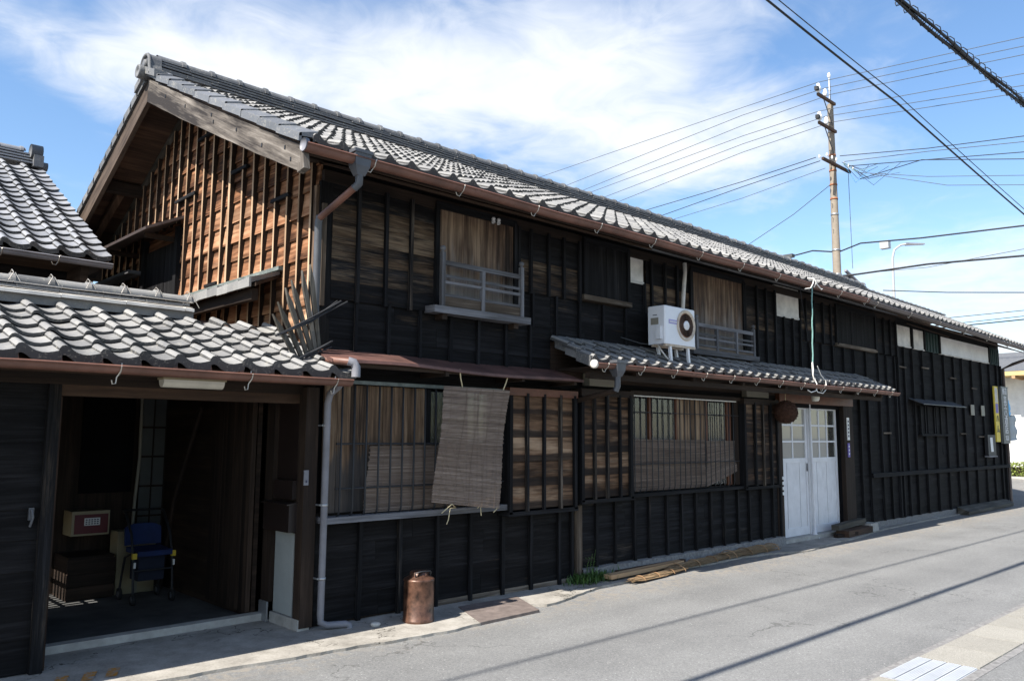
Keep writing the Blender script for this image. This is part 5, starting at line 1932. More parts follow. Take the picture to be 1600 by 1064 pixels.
# right-hand reveal with post, boards, pale panel and letter boxes
box('corner_post', (-0.265, -0.07, 0.02), (-0.15, 0.045, 1.93), 'timber_brown_dark', gate)
rv = box('reveal', (-0.245, 0.045, 0.10), (-0.20, 0.55, 1.93), 'timber_brown_dark', gate)
box('reveal_post', (-0.285, 0.42, 0.02), (-0.20, 0.56, 1.93), 'timber_brown_dark', gate)
box('post_shoe', (-0.30, 0.42, 0.0), (-0.19, 0.56, 0.16), 'metal_galv', gate)
box('pale_panel', (-0.256, 0.075, 0.09), (-0.246, 0.39, 0.745), 'panel_pale', rv)
box('plinth', (-0.275, -0.06, 0.0), (-0.17, 0.41, 0.085), 'concrete', gate)
box('dark_panel', (-0.253, 0.06, 1.15), (-0.2455, 0.40, 1.90), 'mailbox_brown', rv)
lb = box('letter_box', (-0.335, 0.03, 0.76), (-0.247, 0.47, 0.985), 'mailbox_brown', label='dark brown letter box on the gate reveal above the pale panel', cat='letter box')
m = MB()
m.hexa([(-0.36, 0.02, 0.975), (-0.247, 0.02, 0.985), (-0.247, 0.48, 0.985), (-0.36, 0.48, 0.975), (-0.36, 0.02, 0.985), (-0.247, 0.02, 1.0), (-0.247, 0.48, 1.0), (-0.36, 0.48, 0.985)])
m.build('lid', 'mailbox_brown', lb)
box('letter_box', (-0.30, 0.05, 1.02), (-0.2535, 0.38, 1.17), 'mailbox_brown', label='flat black box fixed above the letter box on the gate reveal', cat='letter box')
bp = box('bell_push', (-0.275, -0.088, 1.14), (-0.235, -0.0755, 1.26), 'pipe_grey', label='small grey intercom plate on the gate post by the drainpipe', cat='intercom')
box('button', (-0.262, -0.092, 1.16), (-0.248, -0.0885, 1.18), 'ink_dark', bp)
# threshold and entry floor
box('threshold', (-2.05, 0.50, 0.0), (-0.28, 0.60, 0.055), 'concrete', gate)
# open door leaf of narrow upright boards, folded back inside
leaf = MB()
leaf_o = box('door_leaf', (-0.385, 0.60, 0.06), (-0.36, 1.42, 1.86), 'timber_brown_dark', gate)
u = 0.60
while u < 1.41:
    u2 = min(u + 0.072, 1.42)
    box('board', (-0.398 + RND.uniform(-.003, .003), u + .001, 0.06), (-0.3855, u2 - .001, 1.86), 'timber_brown_dark', leaf_o)
    u = u2
# passage shell
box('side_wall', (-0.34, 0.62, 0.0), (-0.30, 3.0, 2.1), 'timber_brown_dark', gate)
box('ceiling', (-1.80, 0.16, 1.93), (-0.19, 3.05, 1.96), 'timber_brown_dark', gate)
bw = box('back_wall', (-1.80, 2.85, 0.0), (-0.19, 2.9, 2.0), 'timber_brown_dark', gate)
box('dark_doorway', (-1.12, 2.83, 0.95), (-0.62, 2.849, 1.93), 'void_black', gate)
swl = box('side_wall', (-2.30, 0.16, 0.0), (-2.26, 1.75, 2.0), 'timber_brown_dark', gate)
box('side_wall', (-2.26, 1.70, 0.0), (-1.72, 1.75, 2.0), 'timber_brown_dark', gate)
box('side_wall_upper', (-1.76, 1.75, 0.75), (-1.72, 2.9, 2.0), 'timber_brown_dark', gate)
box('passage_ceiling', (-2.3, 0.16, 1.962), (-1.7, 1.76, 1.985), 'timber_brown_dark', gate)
u = 1.77
while u < 2.85:
    box('lattice_bar', (-1.76, u, 0.02), (-1.72, u + 0.045, 0.75), 'timber_brown_dark', swl)
    u += 0.098
for z in (0.2, 0.42, 0.63):
    box('lattice_rail', (-1.772, 1.75, z), (-1.761, 2.9, z + 0.035), 'timber_brown_dark', swl)
# glazed screen door at the back right
gd = box('glazed_door', (-0.60, 2.70, 0.0), (-0.34, 2.73, 1.93), 'timber_brown_dark', gate)
for i in range(2):
    for j in range(5):
        box('pane', (-0.59 + i * 0.125, 2.694, 0.42 + j * 0.30), (-0.59 + i * 0.125 + 0.108, 2.699, 0.42 + j * 0.30 + 0.28), 'pane_dim', gd)
tube('passage_pole', [(-0.66, 2.55, 1.93), (-0.655, 2.54, 1.3), (-0.68, 2.53, 0.9), (-0.69, 2.53, 0.55)], 0.016, 'label_tan', gate, 8)
tube('leaning_pole', [(-0.46, 1.55, 1.8), (-0.50, 2.0, 0.9), (-0.52, 2.2, 0.05)], 0.022, 'timber_brown_dark', gate, 8)
# strip lamp on the head beam
sl = thing('strip_lamp', (-1.2, -0.06, 1.90), 'long opal strip lamp under the gate eave', 'lamp')
m = MB()
m.box((-1.43, -0.10, 1.935), (-0.96, 0.018, 1.955))
m.build('tray', 'box_cream', sl)
m = MB()
prof = []
for i in range(9):
    a = math.pi + math.pi * i / 8
    prof.append((-0.04 + math.cos(a) * 0.052, 1.935 + math.sin(a) * 0.055))
V = [(x, y, z) for x in (-1.42, -0.97) for (y, z) in prof]
n = 9
F = [(i, i + 1, n + i + 1, n + i) for i in range(n - 1)] + [tuple(range(n)), tuple(range(2 * n - 1, n - 1, -1))]
m.raw(V, F)
m.build('diffuser', 'lamp_opal', sl)

# small tiled lean-to against the gable, over the gate roof
lean = MB()
LY0, LY1 = 0.62, 3.35
lean.hexa([(-0.52, LY0 - 0.22, 2.80), (GX - 0.02, LY0, 2.95), (GX - 0.02, LY1, 2.95), (-0.52, LY1, 2.80), (-0.52, LY0 - 0.22, 2.83), (GX - 0.02, LY0, 2.98), (GX - 0.02, LY1, 2.98), (-0.52, LY1, 2.83)])
lean_o = lean.build('lean_to_roof', 'timber_brown_dark', house)
yy = LY0 - 0.20
i = 0
while yy < LY1:
    m = MB()
    y2 = yy + 0.235
    k = RND.uniform(-0.006, 0.006)
    f = max(0.0, 0.2 - i * 0.07)
    m.hexa([(-0.56, yy, 2.825 + k), (GX - 0.03, yy + f, 2.972 + k), (GX - 0.03, y2 + f, 2.972 + k), (-0.56, y2, 2.825 + k), (-0.56, yy, 2.875 + k), (GX - 0.03, yy + f, 3.005 + k), (GX - 0.03, y2 + f, 3.018 + k), (-0.56, y2, 2.862 + k)])
    m.hexa([(-0.575, yy, 2.79 + k), (-0.555, yy, 2.79 + k), (-0.555, y2 - .02, 2.79 + k), (-0.575, y2 - .02, 2.79 + k), (-0.575, yy, 2.872 + k), (-0.555, yy, 2.878 + k), (-0.555, y2 - .02, 2.866 + k), (-0.575, y2 - .02, 2.862 + k)])
    m.build('tile', 'roof_tile', lean_o)
    yy = y2 - 0.02
    i += 1
box('flashing', (GX - 0.075, LY0 - 0.05, 3.005), (GX - 0.018, LY1, 3.04), 'verdigris', lean_o)
box('lean_to_plate', (-0.50, LY0 - 0.1, 2.70), (-0.44, LY1, 2.80), 'timber_brown_dark', lean_o)

# anti-climb fan of pointed stakes on the gate roof
sg = thing('stake_fan', (-0.35, -0.2, 2.15), 'fan of six grey pointed stakes bound with wire on the gate roof end', 'stake fan')
tips = [(-0.66, 2.48), (-0.62, 2.58), (-0.56, 2.70), (-0.51, 2.77), (-0.42, 2.86), (-0.35, 2.92)]
bots = [(-0.43, 2.13), (-0.39, 2.15), (-0.34, 2.16), (-0.30, 2.18), (-0.27, 2.20), (-0.24, 2.22)]
for (t, b_) in zip(tips, bots):
    T = Vector((t[0], -0.2, t[1]))
    B = Vector((b_[0], -0.2, b_[1]))
    d = (T - B)
    s = Vector((d.z, 0, -d.x)).normalized()
    w = 0.019
    sh = T - d.normalized() * 0.13
    m = MB()
    y0, y1 = -0.206, -0.180
    V = [B - s * w * .8, B + s * w * .8, sh + s * w, T, sh - s * w]
    P5 = [(p.x, y0, p.z) for p in V] + [(p.x, y1, p.z) for p in V]
    m.raw(P5, [(0, 1, 2, 3, 4), (9, 8, 7, 6, 5)] + [(i, 5 + i, 5 + (i + 1) % 5, (i + 1) % 5) for i in range(5)], [(p[2], p[0]) for p in P5])
    m.build('stake', 'timber_stake', sg)
rr = random.Random(3)
for (a, b_, n) in (((-0.62, -0.215, 2.31), (-0.06, -0.24, 2.62), 4), ((-0.50, -0.215, 2.10), (-0.19, -0.23, 2.28), 4)):
    for k in range(n):
        j = lambda s: rr.uniform(-s, s)
        m = MB()
        m.tube([(a[0] + j(.03), a[1] + j(.008), a[2] + j(.015)), ((a[0] + b_[0]) / 2 + j(.02), a[1] - 0.01 + j(.008), (a[2] + b_[2]) / 2 + j(.02)), (b_[0] + j(.07), b_[1] + j(.02), b_[2] + j(.03))], 0.007, 5)
        m.build('binding_rod', 'iron_black', sg)

# bent pipe from the upper spout onto the gate gutter, and the grey drainpipe down the corner
tube('rain_pipe', [(-0.235, -0.105, 2.22), (-0.235, -0.14, 2.16), (-0.20, -0.42, 2.13), (-0.13, -0.50, 2.12)], 0.030, 'gutter_copper', house, 10)
tube('pipe_elbow', [(-0.15, -0.49, 2.125), (-0.11, -0.51, 2.115), (-0.09, -0.515, 2.08), (-0.09, -0.515, 2.00)], 0.036, 'pipe_grey', house, 10)
dp = tube('drainpipe', [(-0.115, -0.36, 1.985), (-0.115, -0.30, 1.93), (-0.115, -0.18, 1.88), (-0.115, -0.145, 1.80), (-0.115, -0.135, 0.12), (-0.115, -0.14, 0.06), (-0.07, -0.16, 0.035), (0.08, -0.20, 0.03), (0.105, -0.21, 0.02), (0.11, -0.215, -0.01)], 0.028, 'pipe_grey', gate, 12)
for z in (1.62, 0.98, 0.40):
    m = MB()
    m.lathe((-0.115, -0.136, z), [(0.0295, -0.010), (0.0325, -0.010), (0.0325, 0.010), (0.0295, 0.010)], 12)
    m.box((-0.155, -0.136, z - 0.006), (-0.145, -0.07, z + 0.006))
    m.build('pipe_clip', 'metal_galv', dp)

# ---- things in the passage
hbx = thing('hose_box', (-1.06, 2.62, 0.62), 'cream box with red front and white notice on the passage wall', 'box')
box('case', (-1.24, 2.55, 0.57), (-0.90, 2.82, 0.80), 'box_cream', hbx)
f_ = box('red_front', (-1.215, 2.543, 0.588), (-0.915, 2.5495, 0.770), 'box_red', hbx)
nt_ = box('notice', (-1.13, 2.538, 0.665), (-0.99, 2.5425, 0.735), 'paper', f_)
for i in range(5):
    for k in range(3):
        box('letter', (-1.12 + i * 0.025, 2.5365, 0.675 + k * 0.019), (-1.103 + i * 0.025, 2.5378, 0.686 + k * 0.019), 'ink_dark', nt_) if False else None
ink = MB()
for i in range(5):
    for k in range(3):
        ink.box((-1.12 + i * 0.025, 2.5365, 0.675 + k * 0.019), (-1.103 + i * 0.025, 2.5378, 0.686 + k * 0.019))
o = ink.build('printed_lines', 'ink_dark', f_)
cr = box('wooden_crate', (-1.30, 2.35, 0.0), (-0.90, 2.80, 0.40), 'timber_brown_dark', label='dark wooden crate on the floor below the red-fronted box', cat='crate')
for z in (0.02, 0.14, 0.27):
    box('slat', (-1.31, 2.335, z), (-0.89, 2.349, z + 0.105), 'timber_brown_dark', cr)
ct = box('carton', (-0.86, 2.40, 0.0), (-0.50, 2.62, 0.60), 'box_cream', label='pale carton standing behind the blue wheeled walker', cat='carton')
box('tape', (-0.70, 2.396, 0.0), (-0.66, 2.3995, 0.60), 'label_tan', ct)

wk = thing('wheeled_walker', (-0.70, 1.90, 0.055), 'blue-seated wheeled walker standing in the dark passage', 'walker')
wx0, wx1, wyf, wyb = -0.90, -0.55, 1.80, 2.16
for xx in (wx0, wx1):
    tube('side_frame', [(xx, wyf, 0.10), (xx, wyf + 0.04, 0.42), (xx, wyf + 0.12, 0.62), (xx, wyb - 0.06, 0.80), (xx, wyb - 0.02, 0.81)], 0.012, 'metal_galv' if False else 'iron_black', wk, 8)
    tube('side_frame', [(xx, wyb, 0.10), (xx, wyb - 0.10, 0.40), (xx, wyf + 0.06, 0.46)], 0.011, 'iron_black', wk, 8)
    box('reflector', (xx - 0.008, wyf - 0.012, 0.33), (xx + 0.008, wyf + 0.004, 0.38), 'paper', wk)
    box('brake', (xx - 0.02, wyf + 0.0, 0.41), (xx + 0.02, wyf + 0.03, 0.46), 'plastic_yellow', wk)
    for yy in (wyf, wyb):
        m = MB()
        m.lathe((xx - 0.012, yy, 0.055), [(0.03, 0.0), (0.055, 0.0), (0.056, 0.012), (0.055, 0.024), (0.03, 0.024)], 18, 'x')
        w_ = m.build('wheel', 'rubber', wk)
        m = MB()
        m.lathe((xx - 0.0125, yy, 0.055), [(0.0, -0.002), (0.028, -0.001), (0.03, 0.012), (0.028, 0.026), (0.0, 0.027)], 14, 'x')
        m.build('hub', 'pipe_dark', w_)
tube('handle', [(wx0, wyb - 0.02, 0.81), (wx0, wyb + 0.02, 0.82), (wx1, wyb + 0.02, 0.82), (wx1, wyb - 0.02, 0.81)], 0.012, 'iron_black', wk, 8)
m = MB()
m.hexa([(wx0 + .02, wyf - 0.02, 0.43), (wx1 - .02, wyf - 0.02, 0.43), (wx1 - .02, wyb - 0.06, 0.45), (wx0 + .02, wyb - 0.06, 0.45), (wx0 + .02, wyf - 0.02, 0.475), (wx1 - .02, wyf - 0.02, 0.475), (wx1 - .02, wyb - 0.06, 0.49), (wx0 + .02, wyb - 0.06, 0.49)])
m.build('seat', 'fabric_blue', wk)
m = MB()
n = 8
V = []
for i in range(n + 1):
    t = i / n
    X = wx0 + 0.01 + (wx1 - wx0 - 0.02) * t
    e = 0.035 * (1 - (2 * t - 1) ** 4)
    bow = 0.03 * (1 - (2 * t - 1) ** 2)
    V += [(X, wyb - 0.06 + bow, 0.50), (X, wyb - 0.04 + bow, 0.66 + e), (X, wyb - 0.01 + bow, 0.66 + e), (X, wyb - 0.03 + bow, 0.50)]
F = []
for i in range(n):
    for k in range(4):
        F.append((i * 4 + k, i * 4 + (k + 1) % 4, (i + 1) * 4 + (k + 1) % 4, (i + 1) * 4 + k))
F += [(0, 1, 2, 3), tuple(n * 4 + k for k in (3, 2, 1, 0))]
m.raw(V, F)
m.build('backrest', 'fabric_blue', wk)
box('basket', (wx0 + 0.06, wyf + 0.06, 0.20), (wx1 - 0.06, wyb - 0.08, 0.42), 'curtain_navy', wk)
tube('cross_tube', [(wx0, wyf + 0.02, 0.30), (wx1, wyf + 0.02, 0.30)], 0.009, 'iron_black', wk, 6)

# ================================================================== house behind the gate
nb = thing('rear_house', (-3.0, 5.5, 0.0), 'house with steep silver-grey tiled roof behind the gatehouse at upper left', 'house')
NY, NZ, NS = 3.05, 3.36, 0.545
NR = 6.35
zn = NZ + NS * (NR - NY)
m = MB()
m.hexa([(-6.0, NY, NZ - .04), (-0.92, NY, NZ - .04), (-0.92, NR, zn - .04), (-6.0, NR, zn - .04), (-6.0, NY, NZ - .005), (-0.92, NY, NZ - .005), (-0.92, NR, zn - .005), (-6.0, NR, zn - .005)])
m.hexa([(-6.0, NR, zn - .04), (-0.92, NR, zn - .04), (-0.92, 9.6, NZ - .04), (-6.0, 9.6, NZ - .04), (-6.0, NR, zn - .005), (-0.92, NR, zn - .005), (-0.92, 9.6, NZ - .005), (-6.0, 9.6, NZ - .005)])
nroof = m.build('roof', 'timber_brown_dark', nb)
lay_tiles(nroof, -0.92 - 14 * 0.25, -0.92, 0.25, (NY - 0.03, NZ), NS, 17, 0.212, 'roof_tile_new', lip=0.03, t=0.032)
ridge_courses(nroof, -4.4, -0.98, NR, zn + 0.02, 4, 0.15, 'roof_tile_new', lay=0.045)
ridge_caps(nroof, -4.4, -1.0, NR, zn + 0.22, 0.06, 0.30, 'roof_tile_new')
m = MB()
m.box((-1.02, NR - 0.20, zn - 0.02), (-0.90, NR + 0.20, zn + 0.14))
m.lathe((-1.05, NR - 0.10, zn + 0.20), [(0.10, 0.0), (0.10, 0.14)], 14, 'x')
m.lathe((-1.05, NR, zn + 0.05), [(0.06, 0.0), (0.06, 0.24)], 12, 'x')
m.build('ridge_end_tile', 'roof_tile_dark', nroof)
gutter(nb, -4.6, -0.90, NY - 0.07, NZ - 0.05, 0.045, 'pipe_grey', hooks=0.5, hook_from=0.2)
wl = box('wall', (-6.0, 3.62, 0.0), (-1.12, 3.70, 3.5), 'timber_charred', nb, color=0.05)
box('wall', (-1.20, 3.71, 0.0), (-1.12, 9.0, 3.5), 'timber_charred', nb, color=0.05)
box('eave_soffit', (-6.0, NY + 0.02, NZ - 0.07), (-0.93, 3.62, NZ - 0.05), 'timber_brown_dark', nb)
box('corner_bracket', (-1.16, 3.1, 3.10), (-1.09, 3.62, 3.28), 'timber_brown_dark', nb)
# short dark fence link between rear house and the black house
fl = box('link_wall', (-1.09, 4.2, 0.0), (-0.2, 4.26, 3.02), 'timber_charred', label='dark board screen closing the gap behind the gatehouse', cat='screen wall', color=0.05)

# ================================================================== things along the street
can = thing('metal_can', (0.66, -0.40, 0.0), 'tall copper-brown metal can standing on the pavement by the black wall', 'can')
m = MB()
m.lathe((0.66, -0.40, 0.0), [(0.128, 0.0), (0.132, 0.006), (0.132, 0.02), (0.128, 0.024), (0.128, 0.325), (0.131, 0.333), (0.131, 0.345), (0.124, 0.352), (0.085, 0.372), (0.080, 0.378)], 40)
m.build('body', 'can_copper', can)
m = MB()
m.lathe((0.66, -0.40, 0.375), [(0.078, 0.0), (0.078, 0.03), (0.07, 0.034)], 28)
m.build('lid', 'can_copper', can)
tube('handle', [(0.59, -0.45, 0.365), (0.575, -0.46, 0.405), (0.63, -0.475, 0.415), (0.72, -0.475, 0.41), (0.74, -0.46, 0.40), (0.735, -0.45, 0.365)], 0.007, 'iron_black', can, 6)
m = MB()
m.lathe((0.30, -0.30, 0.0), [(0.035, 0.0), (0.045, 0.012), (0.038, 0.022), (0.015, 0.028)], 12)
m.build('pebble', 'stone_pale', label='flat pale stone lying on the pavement between drainpipe and can', cat='stone')

# sawn boards and rolled straw mats on the pavement edge
def beam(name, a, b, w, h, mat, label, cat, **kw):
    a, b = Vector(a), Vector(b)
    d = (b - a).normalized()
    s = Vector((0, 0, 1)).cross(d).normalized() * (w / 2)
    up = Vector((0, 0, h))
    return poly8(name, [a - s, b - s, b + s, a + s, a - s + up, b - s + up, b + s + up, a + s + up], mat, axis=0, label=label, cat=cat, **kw)


beam('sawn_board', (3.28, -0.27, 0.025), (4.72, -0.20, 0.03), 0.105, 0.044, 'timber_new', 'pale sawn timber board lying on the pavement left of the straw rolls', 'board')
beam('sawn_board', (3.62, -0.13, 0.01), (4.92, -0.10, 0.01), 0.075, 0.05, 'timber_soffit', 'dark thin board behind the pale sawn board at the wall foot', 'board')
beam('sawn_board', (4.4, -0.055, 0.005), (5.4, -0.06, 0.005), 0.05, 0.05, 'timber_new', 'short tan board against the concrete wall foot', 'board')


def straw_roll(a, b, r, label, n=260):
    """loosely tied bundle of straw matting, flattened on the ground"""
    a, b = Vector(a), Vector(b)
    d = (b - a).normalized()
    sd_ = Vector((-d.y, d.x, 0))
    L_ = (b - a).length
    m = MB()
    rs = random.Random(int(a.x * 100))
    for i in range(n):
        t0 = rs.uniform(-0.02, 0.75)
        t1 = min(1.03, t0 + rs.uniform(0.12, 0.5))
        an = rs.uniform(0, math.pi)
        q = math.sqrt(rs.uniform(0.15, 1.0))
        o0 = sd_ * (math.cos(an) * r * 1.5 * q) + Vector((0, 0, math.sin(an) * r * 1.05 * q))
        an2 = an + rs.uniform(-0.35, 0.35)
        o1 = sd_ * (math.cos(an2) * r * 1.5 * q) + Vector((0, 0, max(0.0, math.sin(an2)) * r * 1.05 * q))
        wv = 1 - 0.22 * math.sin((t0 + t1) * 9.0) ** 2
        p, e = a + d * (L_ * t0) + o0 * wv, a + d * (L_ * t1) + o1 * wv
        w = rs.uniform(0.003, 0.007)
        up_ = Vector((0, 0, w * 0.6))
        k = sd_ * w
        u0 = rs.uniform(0, 9)
        m.raw([p - k, p + k, e + k, e - k, p + up_, e + up_], [(0, 3, 5, 4), (1, 4, 5, 2), (0, 1, 2, 3)], [(u0, u0), (u0, u0 + .01), (u0 + L_, u0 + .01), (u0 + L_, u0), (u0, u0 + .005), (u0 + L_, u0 + .005)])
    o = m.build('straw_roll', 'straw_mat', label=label, cat='straw mat')
    for t in (0.15, 0.42, 0.7, 0.92):
        c = a + d * (L_ * t)
        ring = [c + sd_ * (math.cos(k * 0.45) * r * 1.5) + Vector((0, 0, math.sin(k * 0.45) * r * 1.12)) + d * (0.006 * k) for k in range(8)]
        tube('tie', ring, 0.005, 'timber_new', o, 4)
    return o


straw_roll((3.42, -0.46, -0.004), (4.55, -0.35, -0.004), 0.045, 'nearest rolled straw mat, its cut end beside the sawn board')
straw_roll((4.25, -0.31, 0.006), (5.75, -0.20, 0.004), 0.058, 'middle rolled straw mat overlapping the near roll')
straw_roll((5.55, -0.20, 0.006), (6.95, -0.20, 0.004), 0.078, 'thickest rolled straw mat, nearest the white doors')
# old timbers and block right of the doors
beam('old_timber', (8.95, -0.15, 0.10), (10.15, -0.06, 0.13), 0.12, 0.08, 'timber_stake', 'upper worn timber of the heap right of the white doors', 'timber')
beam('old_timber', (9.0, -0.24, 0.0), (10.05, -0.17, 0.0), 0.20, 0.10, 'timber_soffit', 'lower broad timber of the heap right of the white doors', 'timber')
beam('old_timber', (8.85, -0.20, 0.0), (9.35, -0.30, 0.02), 0.08, 0.05, 'timber_brown_dark', 'short broken timber at the front of the heap by the doors', 'timber')
m = MB()
m.hexa([(10.12, -0.22, 0.0), (10.42, -0.22, 0.0), (10.42, -0.02, 0.0), (10.12, -0.02, 0.0), (10.13, -0.21, 0.125), (10.41, -0.21, 0.125), (10.41, -0.03, 0.125), (10.13, -0.03, 0.125)])
m.build('concrete_block', 'concrete', label='grey concrete block at the wall right of the timber heap', cat='block')

# tuft of weeds at the foot of the post
wd = MB()
rw = random.Random(9)
for i in range(620):
    bx, by = 3.16 + rw.gauss(0, 0.15), -0.14 + rw.gauss(0, 0.06)
    if by > -0.03:
        by = -0.04
    h = rw.uniform(0.03, 0.11) * (1.5 if rw.random() < 0.06 else 1.0)
    a = rw.uniform(0, 6.28)
    l = rw.uniform(0.01, 0.06)
    w = rw.uniform(0.004, 0.009)
    p0 = Vector((bx, by, 0))
    p1 = p0 + Vector((math.cos(a) * l * .4, math.sin(a) * l * .4, h * .6))
    p2 = p0 + Vector((math.cos(a) * l, math.sin(a) * l, h))
    s = Vector((math.cos(a + 1.57), math.sin(a + 1.57), 0)) * w
    wd.raw([p0 - s * .5, p0 + s * .5, p1 + s, p1 - s, p2], [(0, 1, 2, 3), (3, 2, 4)])
wo = thing('weed_tuft', (3.16, -0.12, 0.0), 'green weed tuft at the foot of the wooden post', 'weeds')
for i in range(160):
    c = Vector((3.16 + rw.gauss(0, 0.14), min(-0.05, -0.14 + rw.gauss(0, 0.05)), rw.uniform(0.02, 0.10)))
    a = rw.uniform(0, 6.28)
    d = Vector((math.cos(a), math.sin(a), rw.uniform(-0.2, 0.5))) * rw.uniform(0.012, 0.026)
    s = Vector((-math.sin(a), math.cos(a), rw.uniform(-.3, .3))) * rw.uniform(0.006, 0.013)
    wd.raw([c - d, c + s, c + d, c - s], [(0, 1, 2, 3)])
wd.build('grass_blades', 'leaf_green', wo, kind='stuff')
for k in range(3):
    x0 = 3.13 + k * 0.05
    st = tube('stem', [(x0, -0.10, 0.0), (x0 + 0.01, -0.11, 0.18), (x0 + 0.03, -0.12, 0.24 + 0.04 * k)], [0.004, 0.003, 0.0015], 'leaf_green', wo, 5)
    m = MB()
    for i in range(12):
        z = 0.06 + 0.015 * i
        a = i * 2.4
        c = Vector((x0 + 0.01, -0.11, z))
        d = Vector((math.cos(a), math.sin(a), 0.35)) * 0.05
        s = Vector((-math.sin(a), math.cos(a), 0)) * 0.008
        m.raw([c, c + d * .5 + s, c + d, c + d * .5 - s], [(0, 1, 2, 3)])
    m.build('leaves', 'leaf_green', st, kind='stuff')

# ---- signs at the far corner
def text_on(txt, loc, size, rot, mat, parent, name='lettering', ext=0.004):
    cu = bpy.data.curves.new(name, 'FONT')
    cu.body = txt
    cu.size = size
    cu.align_x = 'CENTER'
    cu.align_y = 'CENTER'
    cu.extrude = ext
    cu.resolution_u = 2
    to = bpy.data.objects.new(name, cu)
    COL.objects.link(to)
    dg = bpy.context.evaluated_depsgraph_get()
    me = bpy.data.meshes.new_from_object(to.evaluated_get(dg))
    bpy.data.objects.remove(to)
    me.materials.clear()
    me.materials.append(MAT[mat])
    if len(me.polygons) == 0:
        return None
    return add(name, me, loc, parent, rot=rot)


RX = (math.pi / 2, 0, 0)
ys_ = thing('hanging_sign', (17.45, -0.10, 1.45), 'tall narrow yellow sign board on the far end of the black wall', 'sign')
yb = box('board', (17.33, -0.13, 1.46), (17.60, -0.10, 2.74), 'sign_yellow', ys_)
box('white_field', (17.37, -0.134, 2.36), (17.56, -0.1305, 2.70), 'plaster', yb)
box('blue_field', (17.37, -0.134, 2.12), (17.56, -0.1305, 2.34), 'purple_plate', yb)
for i, ch in enumerate('ハム'):
    text_on(ch, (17.465, -0.134, 1.98 - i * 0.24), 0.20, RX, 'ink_dark', yb)
gs = thing('hanging_sign', (17.95, -0.10, 1.43), 'tall dark grey sign board with pale characters at the far corner', 'sign')
gb_ = box('board', (17.74, -0.16, 1.42), (18.24, -0.10, 2.73), 'sign_grey', gs)
box('board_rim', (17.72, -0.165, 2.73), (18.26, -0.095, 2.75), 'pipe_dark', gb_)
for i, (ch, sz) in enumerate((('醸造', 0.17), ('喜', 0.25), ('六', 0.25), ('酒', 0.25), ('店', 0.25), ('電話', 0.13))):
    text_on(ch, (17.98, -0.165, (2.63, 2.40, 2.18, 1.96, 1.74, 1.54)[i]), sz, RX, 'ink_white', gb_)
nb_ = thing('notice_case', (16.9, -0.10, 1.13), 'small dark notice case with a white paper below the yellow sign', 'notice case')
c_ = box('case', (16.68, -0.13, 1.15), (17.22, -0.06, 1.62), 'iron_black', nb_)
box('case_ledge', (16.66, -0.15, 1.12), (17.24, -0.05, 1.15), 'timber_silver', c_)
m = MB()
m.hexa([(16.86, -0.136, 1.24), (17.02, -0.136, 1.24), (17.02, -0.131, 1.24), (16.86, -0.131, 1.24), (16.82, -0.140, 1.56), (16.98, -0.140, 1.56), (16.98, -0.131, 1.56), (16.82, -0.131, 1.56)])
m.build('paper', 'paper', nb_)
# covered meter and blue bag hung on the end wall just round the corner
cv = MB()
n = 10
V = []
for i in range(n + 1):
    t = i / n
    w = 0.46 - 0.10 * t
    V += [(18.50, -0.08, 1.48 + 0.6 * t + 0.04 * math.sin(i)), (18.50 + w, -0.12 + 0.02 * math.sin(i * 1.3), 1.50 + 0.6 * t), (18.50 + w, 0.12, 1.50 + 0.6 * t), (18.50, 0.14, 1.48 + 0.6 * t)]
F = []
for i in range(n):
    for k in range(4):
        F.append((i * 4 + k, i * 4 + (k + 1) % 4, (i + 1) * 4 + (k + 1) % 4, (i + 1) * 4 + k))
F += [(0, 1, 2, 3), tuple(n * 4 + k for k in (3, 2, 1, 0))]
cv.raw(V, F, None, True)
cv.build('cloth_cover', 'cover_grey', label='grey cloth cover hanging round the far corner below the blue bag', cat='cover')
m = MB()
rs = random.Random(4)
V = []
n, kk = 9, 10
for i in range(n + 1):
    t = i / n
    for k in range(kk):
        a = 2 * math.pi * k / kk
        r = (0.14 - 0.05 * abs(2 * t - 1)) * (1 + rs.uniform(-.16, .16))
        V.append((18.66 + math.cos(a) * r, 0.0 + math.sin(a) * r * 0.6, 1.98 + 0.48 * t))
F = [(i * kk + k, i * kk + (k + 1) % kk, (i + 1) * kk + (k + 1) % kk, (i + 1) * kk + k) for i in range(n) for k in range(kk)]
F += [tuple(range(kk)), tuple(n * kk + k for k in range(kk))]
m.raw(V, F)
m.build('plastic_bag', 'tarp_blue', label='bright blue plastic bag hung beside the grey corner sign', cat='bag')

# ---- pale house and hedge across the side street
wh = thing('white_house', (38.0, 6.0, 0.0), 'bright white house with yellow eave beyond the far corner', 'house')
box('wall', (34.0, 1.8, 0.0), (44.0, 14.0, 4.1), 'plaster_white', wh)
m = MB()
m.hexa([(32.6, 1.0, 4.0), (45, 1.0, 4.0), (45, 15, 4.0), (32.6, 15, 4.0), (32.6, 1.0, 4.16), (45, 1.0, 4.16), (45, 15, 4.16), (32.6, 15, 4.16)])
m.build('eave', 'eave_yellow', wh)
m = MB()
m.hexa([(32.6, 1.0, 4.17), (45, 1.0, 4.17), (45, 15, 4.17), (32.6, 15, 4.17), (38, 1.0, 5.4), (39, 1.0, 5.4), (39, 15, 5.4), (38, 15, 5.4)])
m.build('roof', 'roof_tile_dark', wh)
for i in range(7):
    box('rafter', (32.62, 1.4 + i * 2.0, 3.88), (34.0, 1.52 + i * 2.0, 3.99), 'timber_new', wh)
box('window', (33.96, 8.2, 1.0), (33.99, 10.0, 2.4), 'pane_clear', wh)
hg = thing('hedge', (32.9, 5.5, 0.0), 'low yellow-green hedge in front of the white house', 'hedge')
m = MB()
rh_ = random.Random(12)
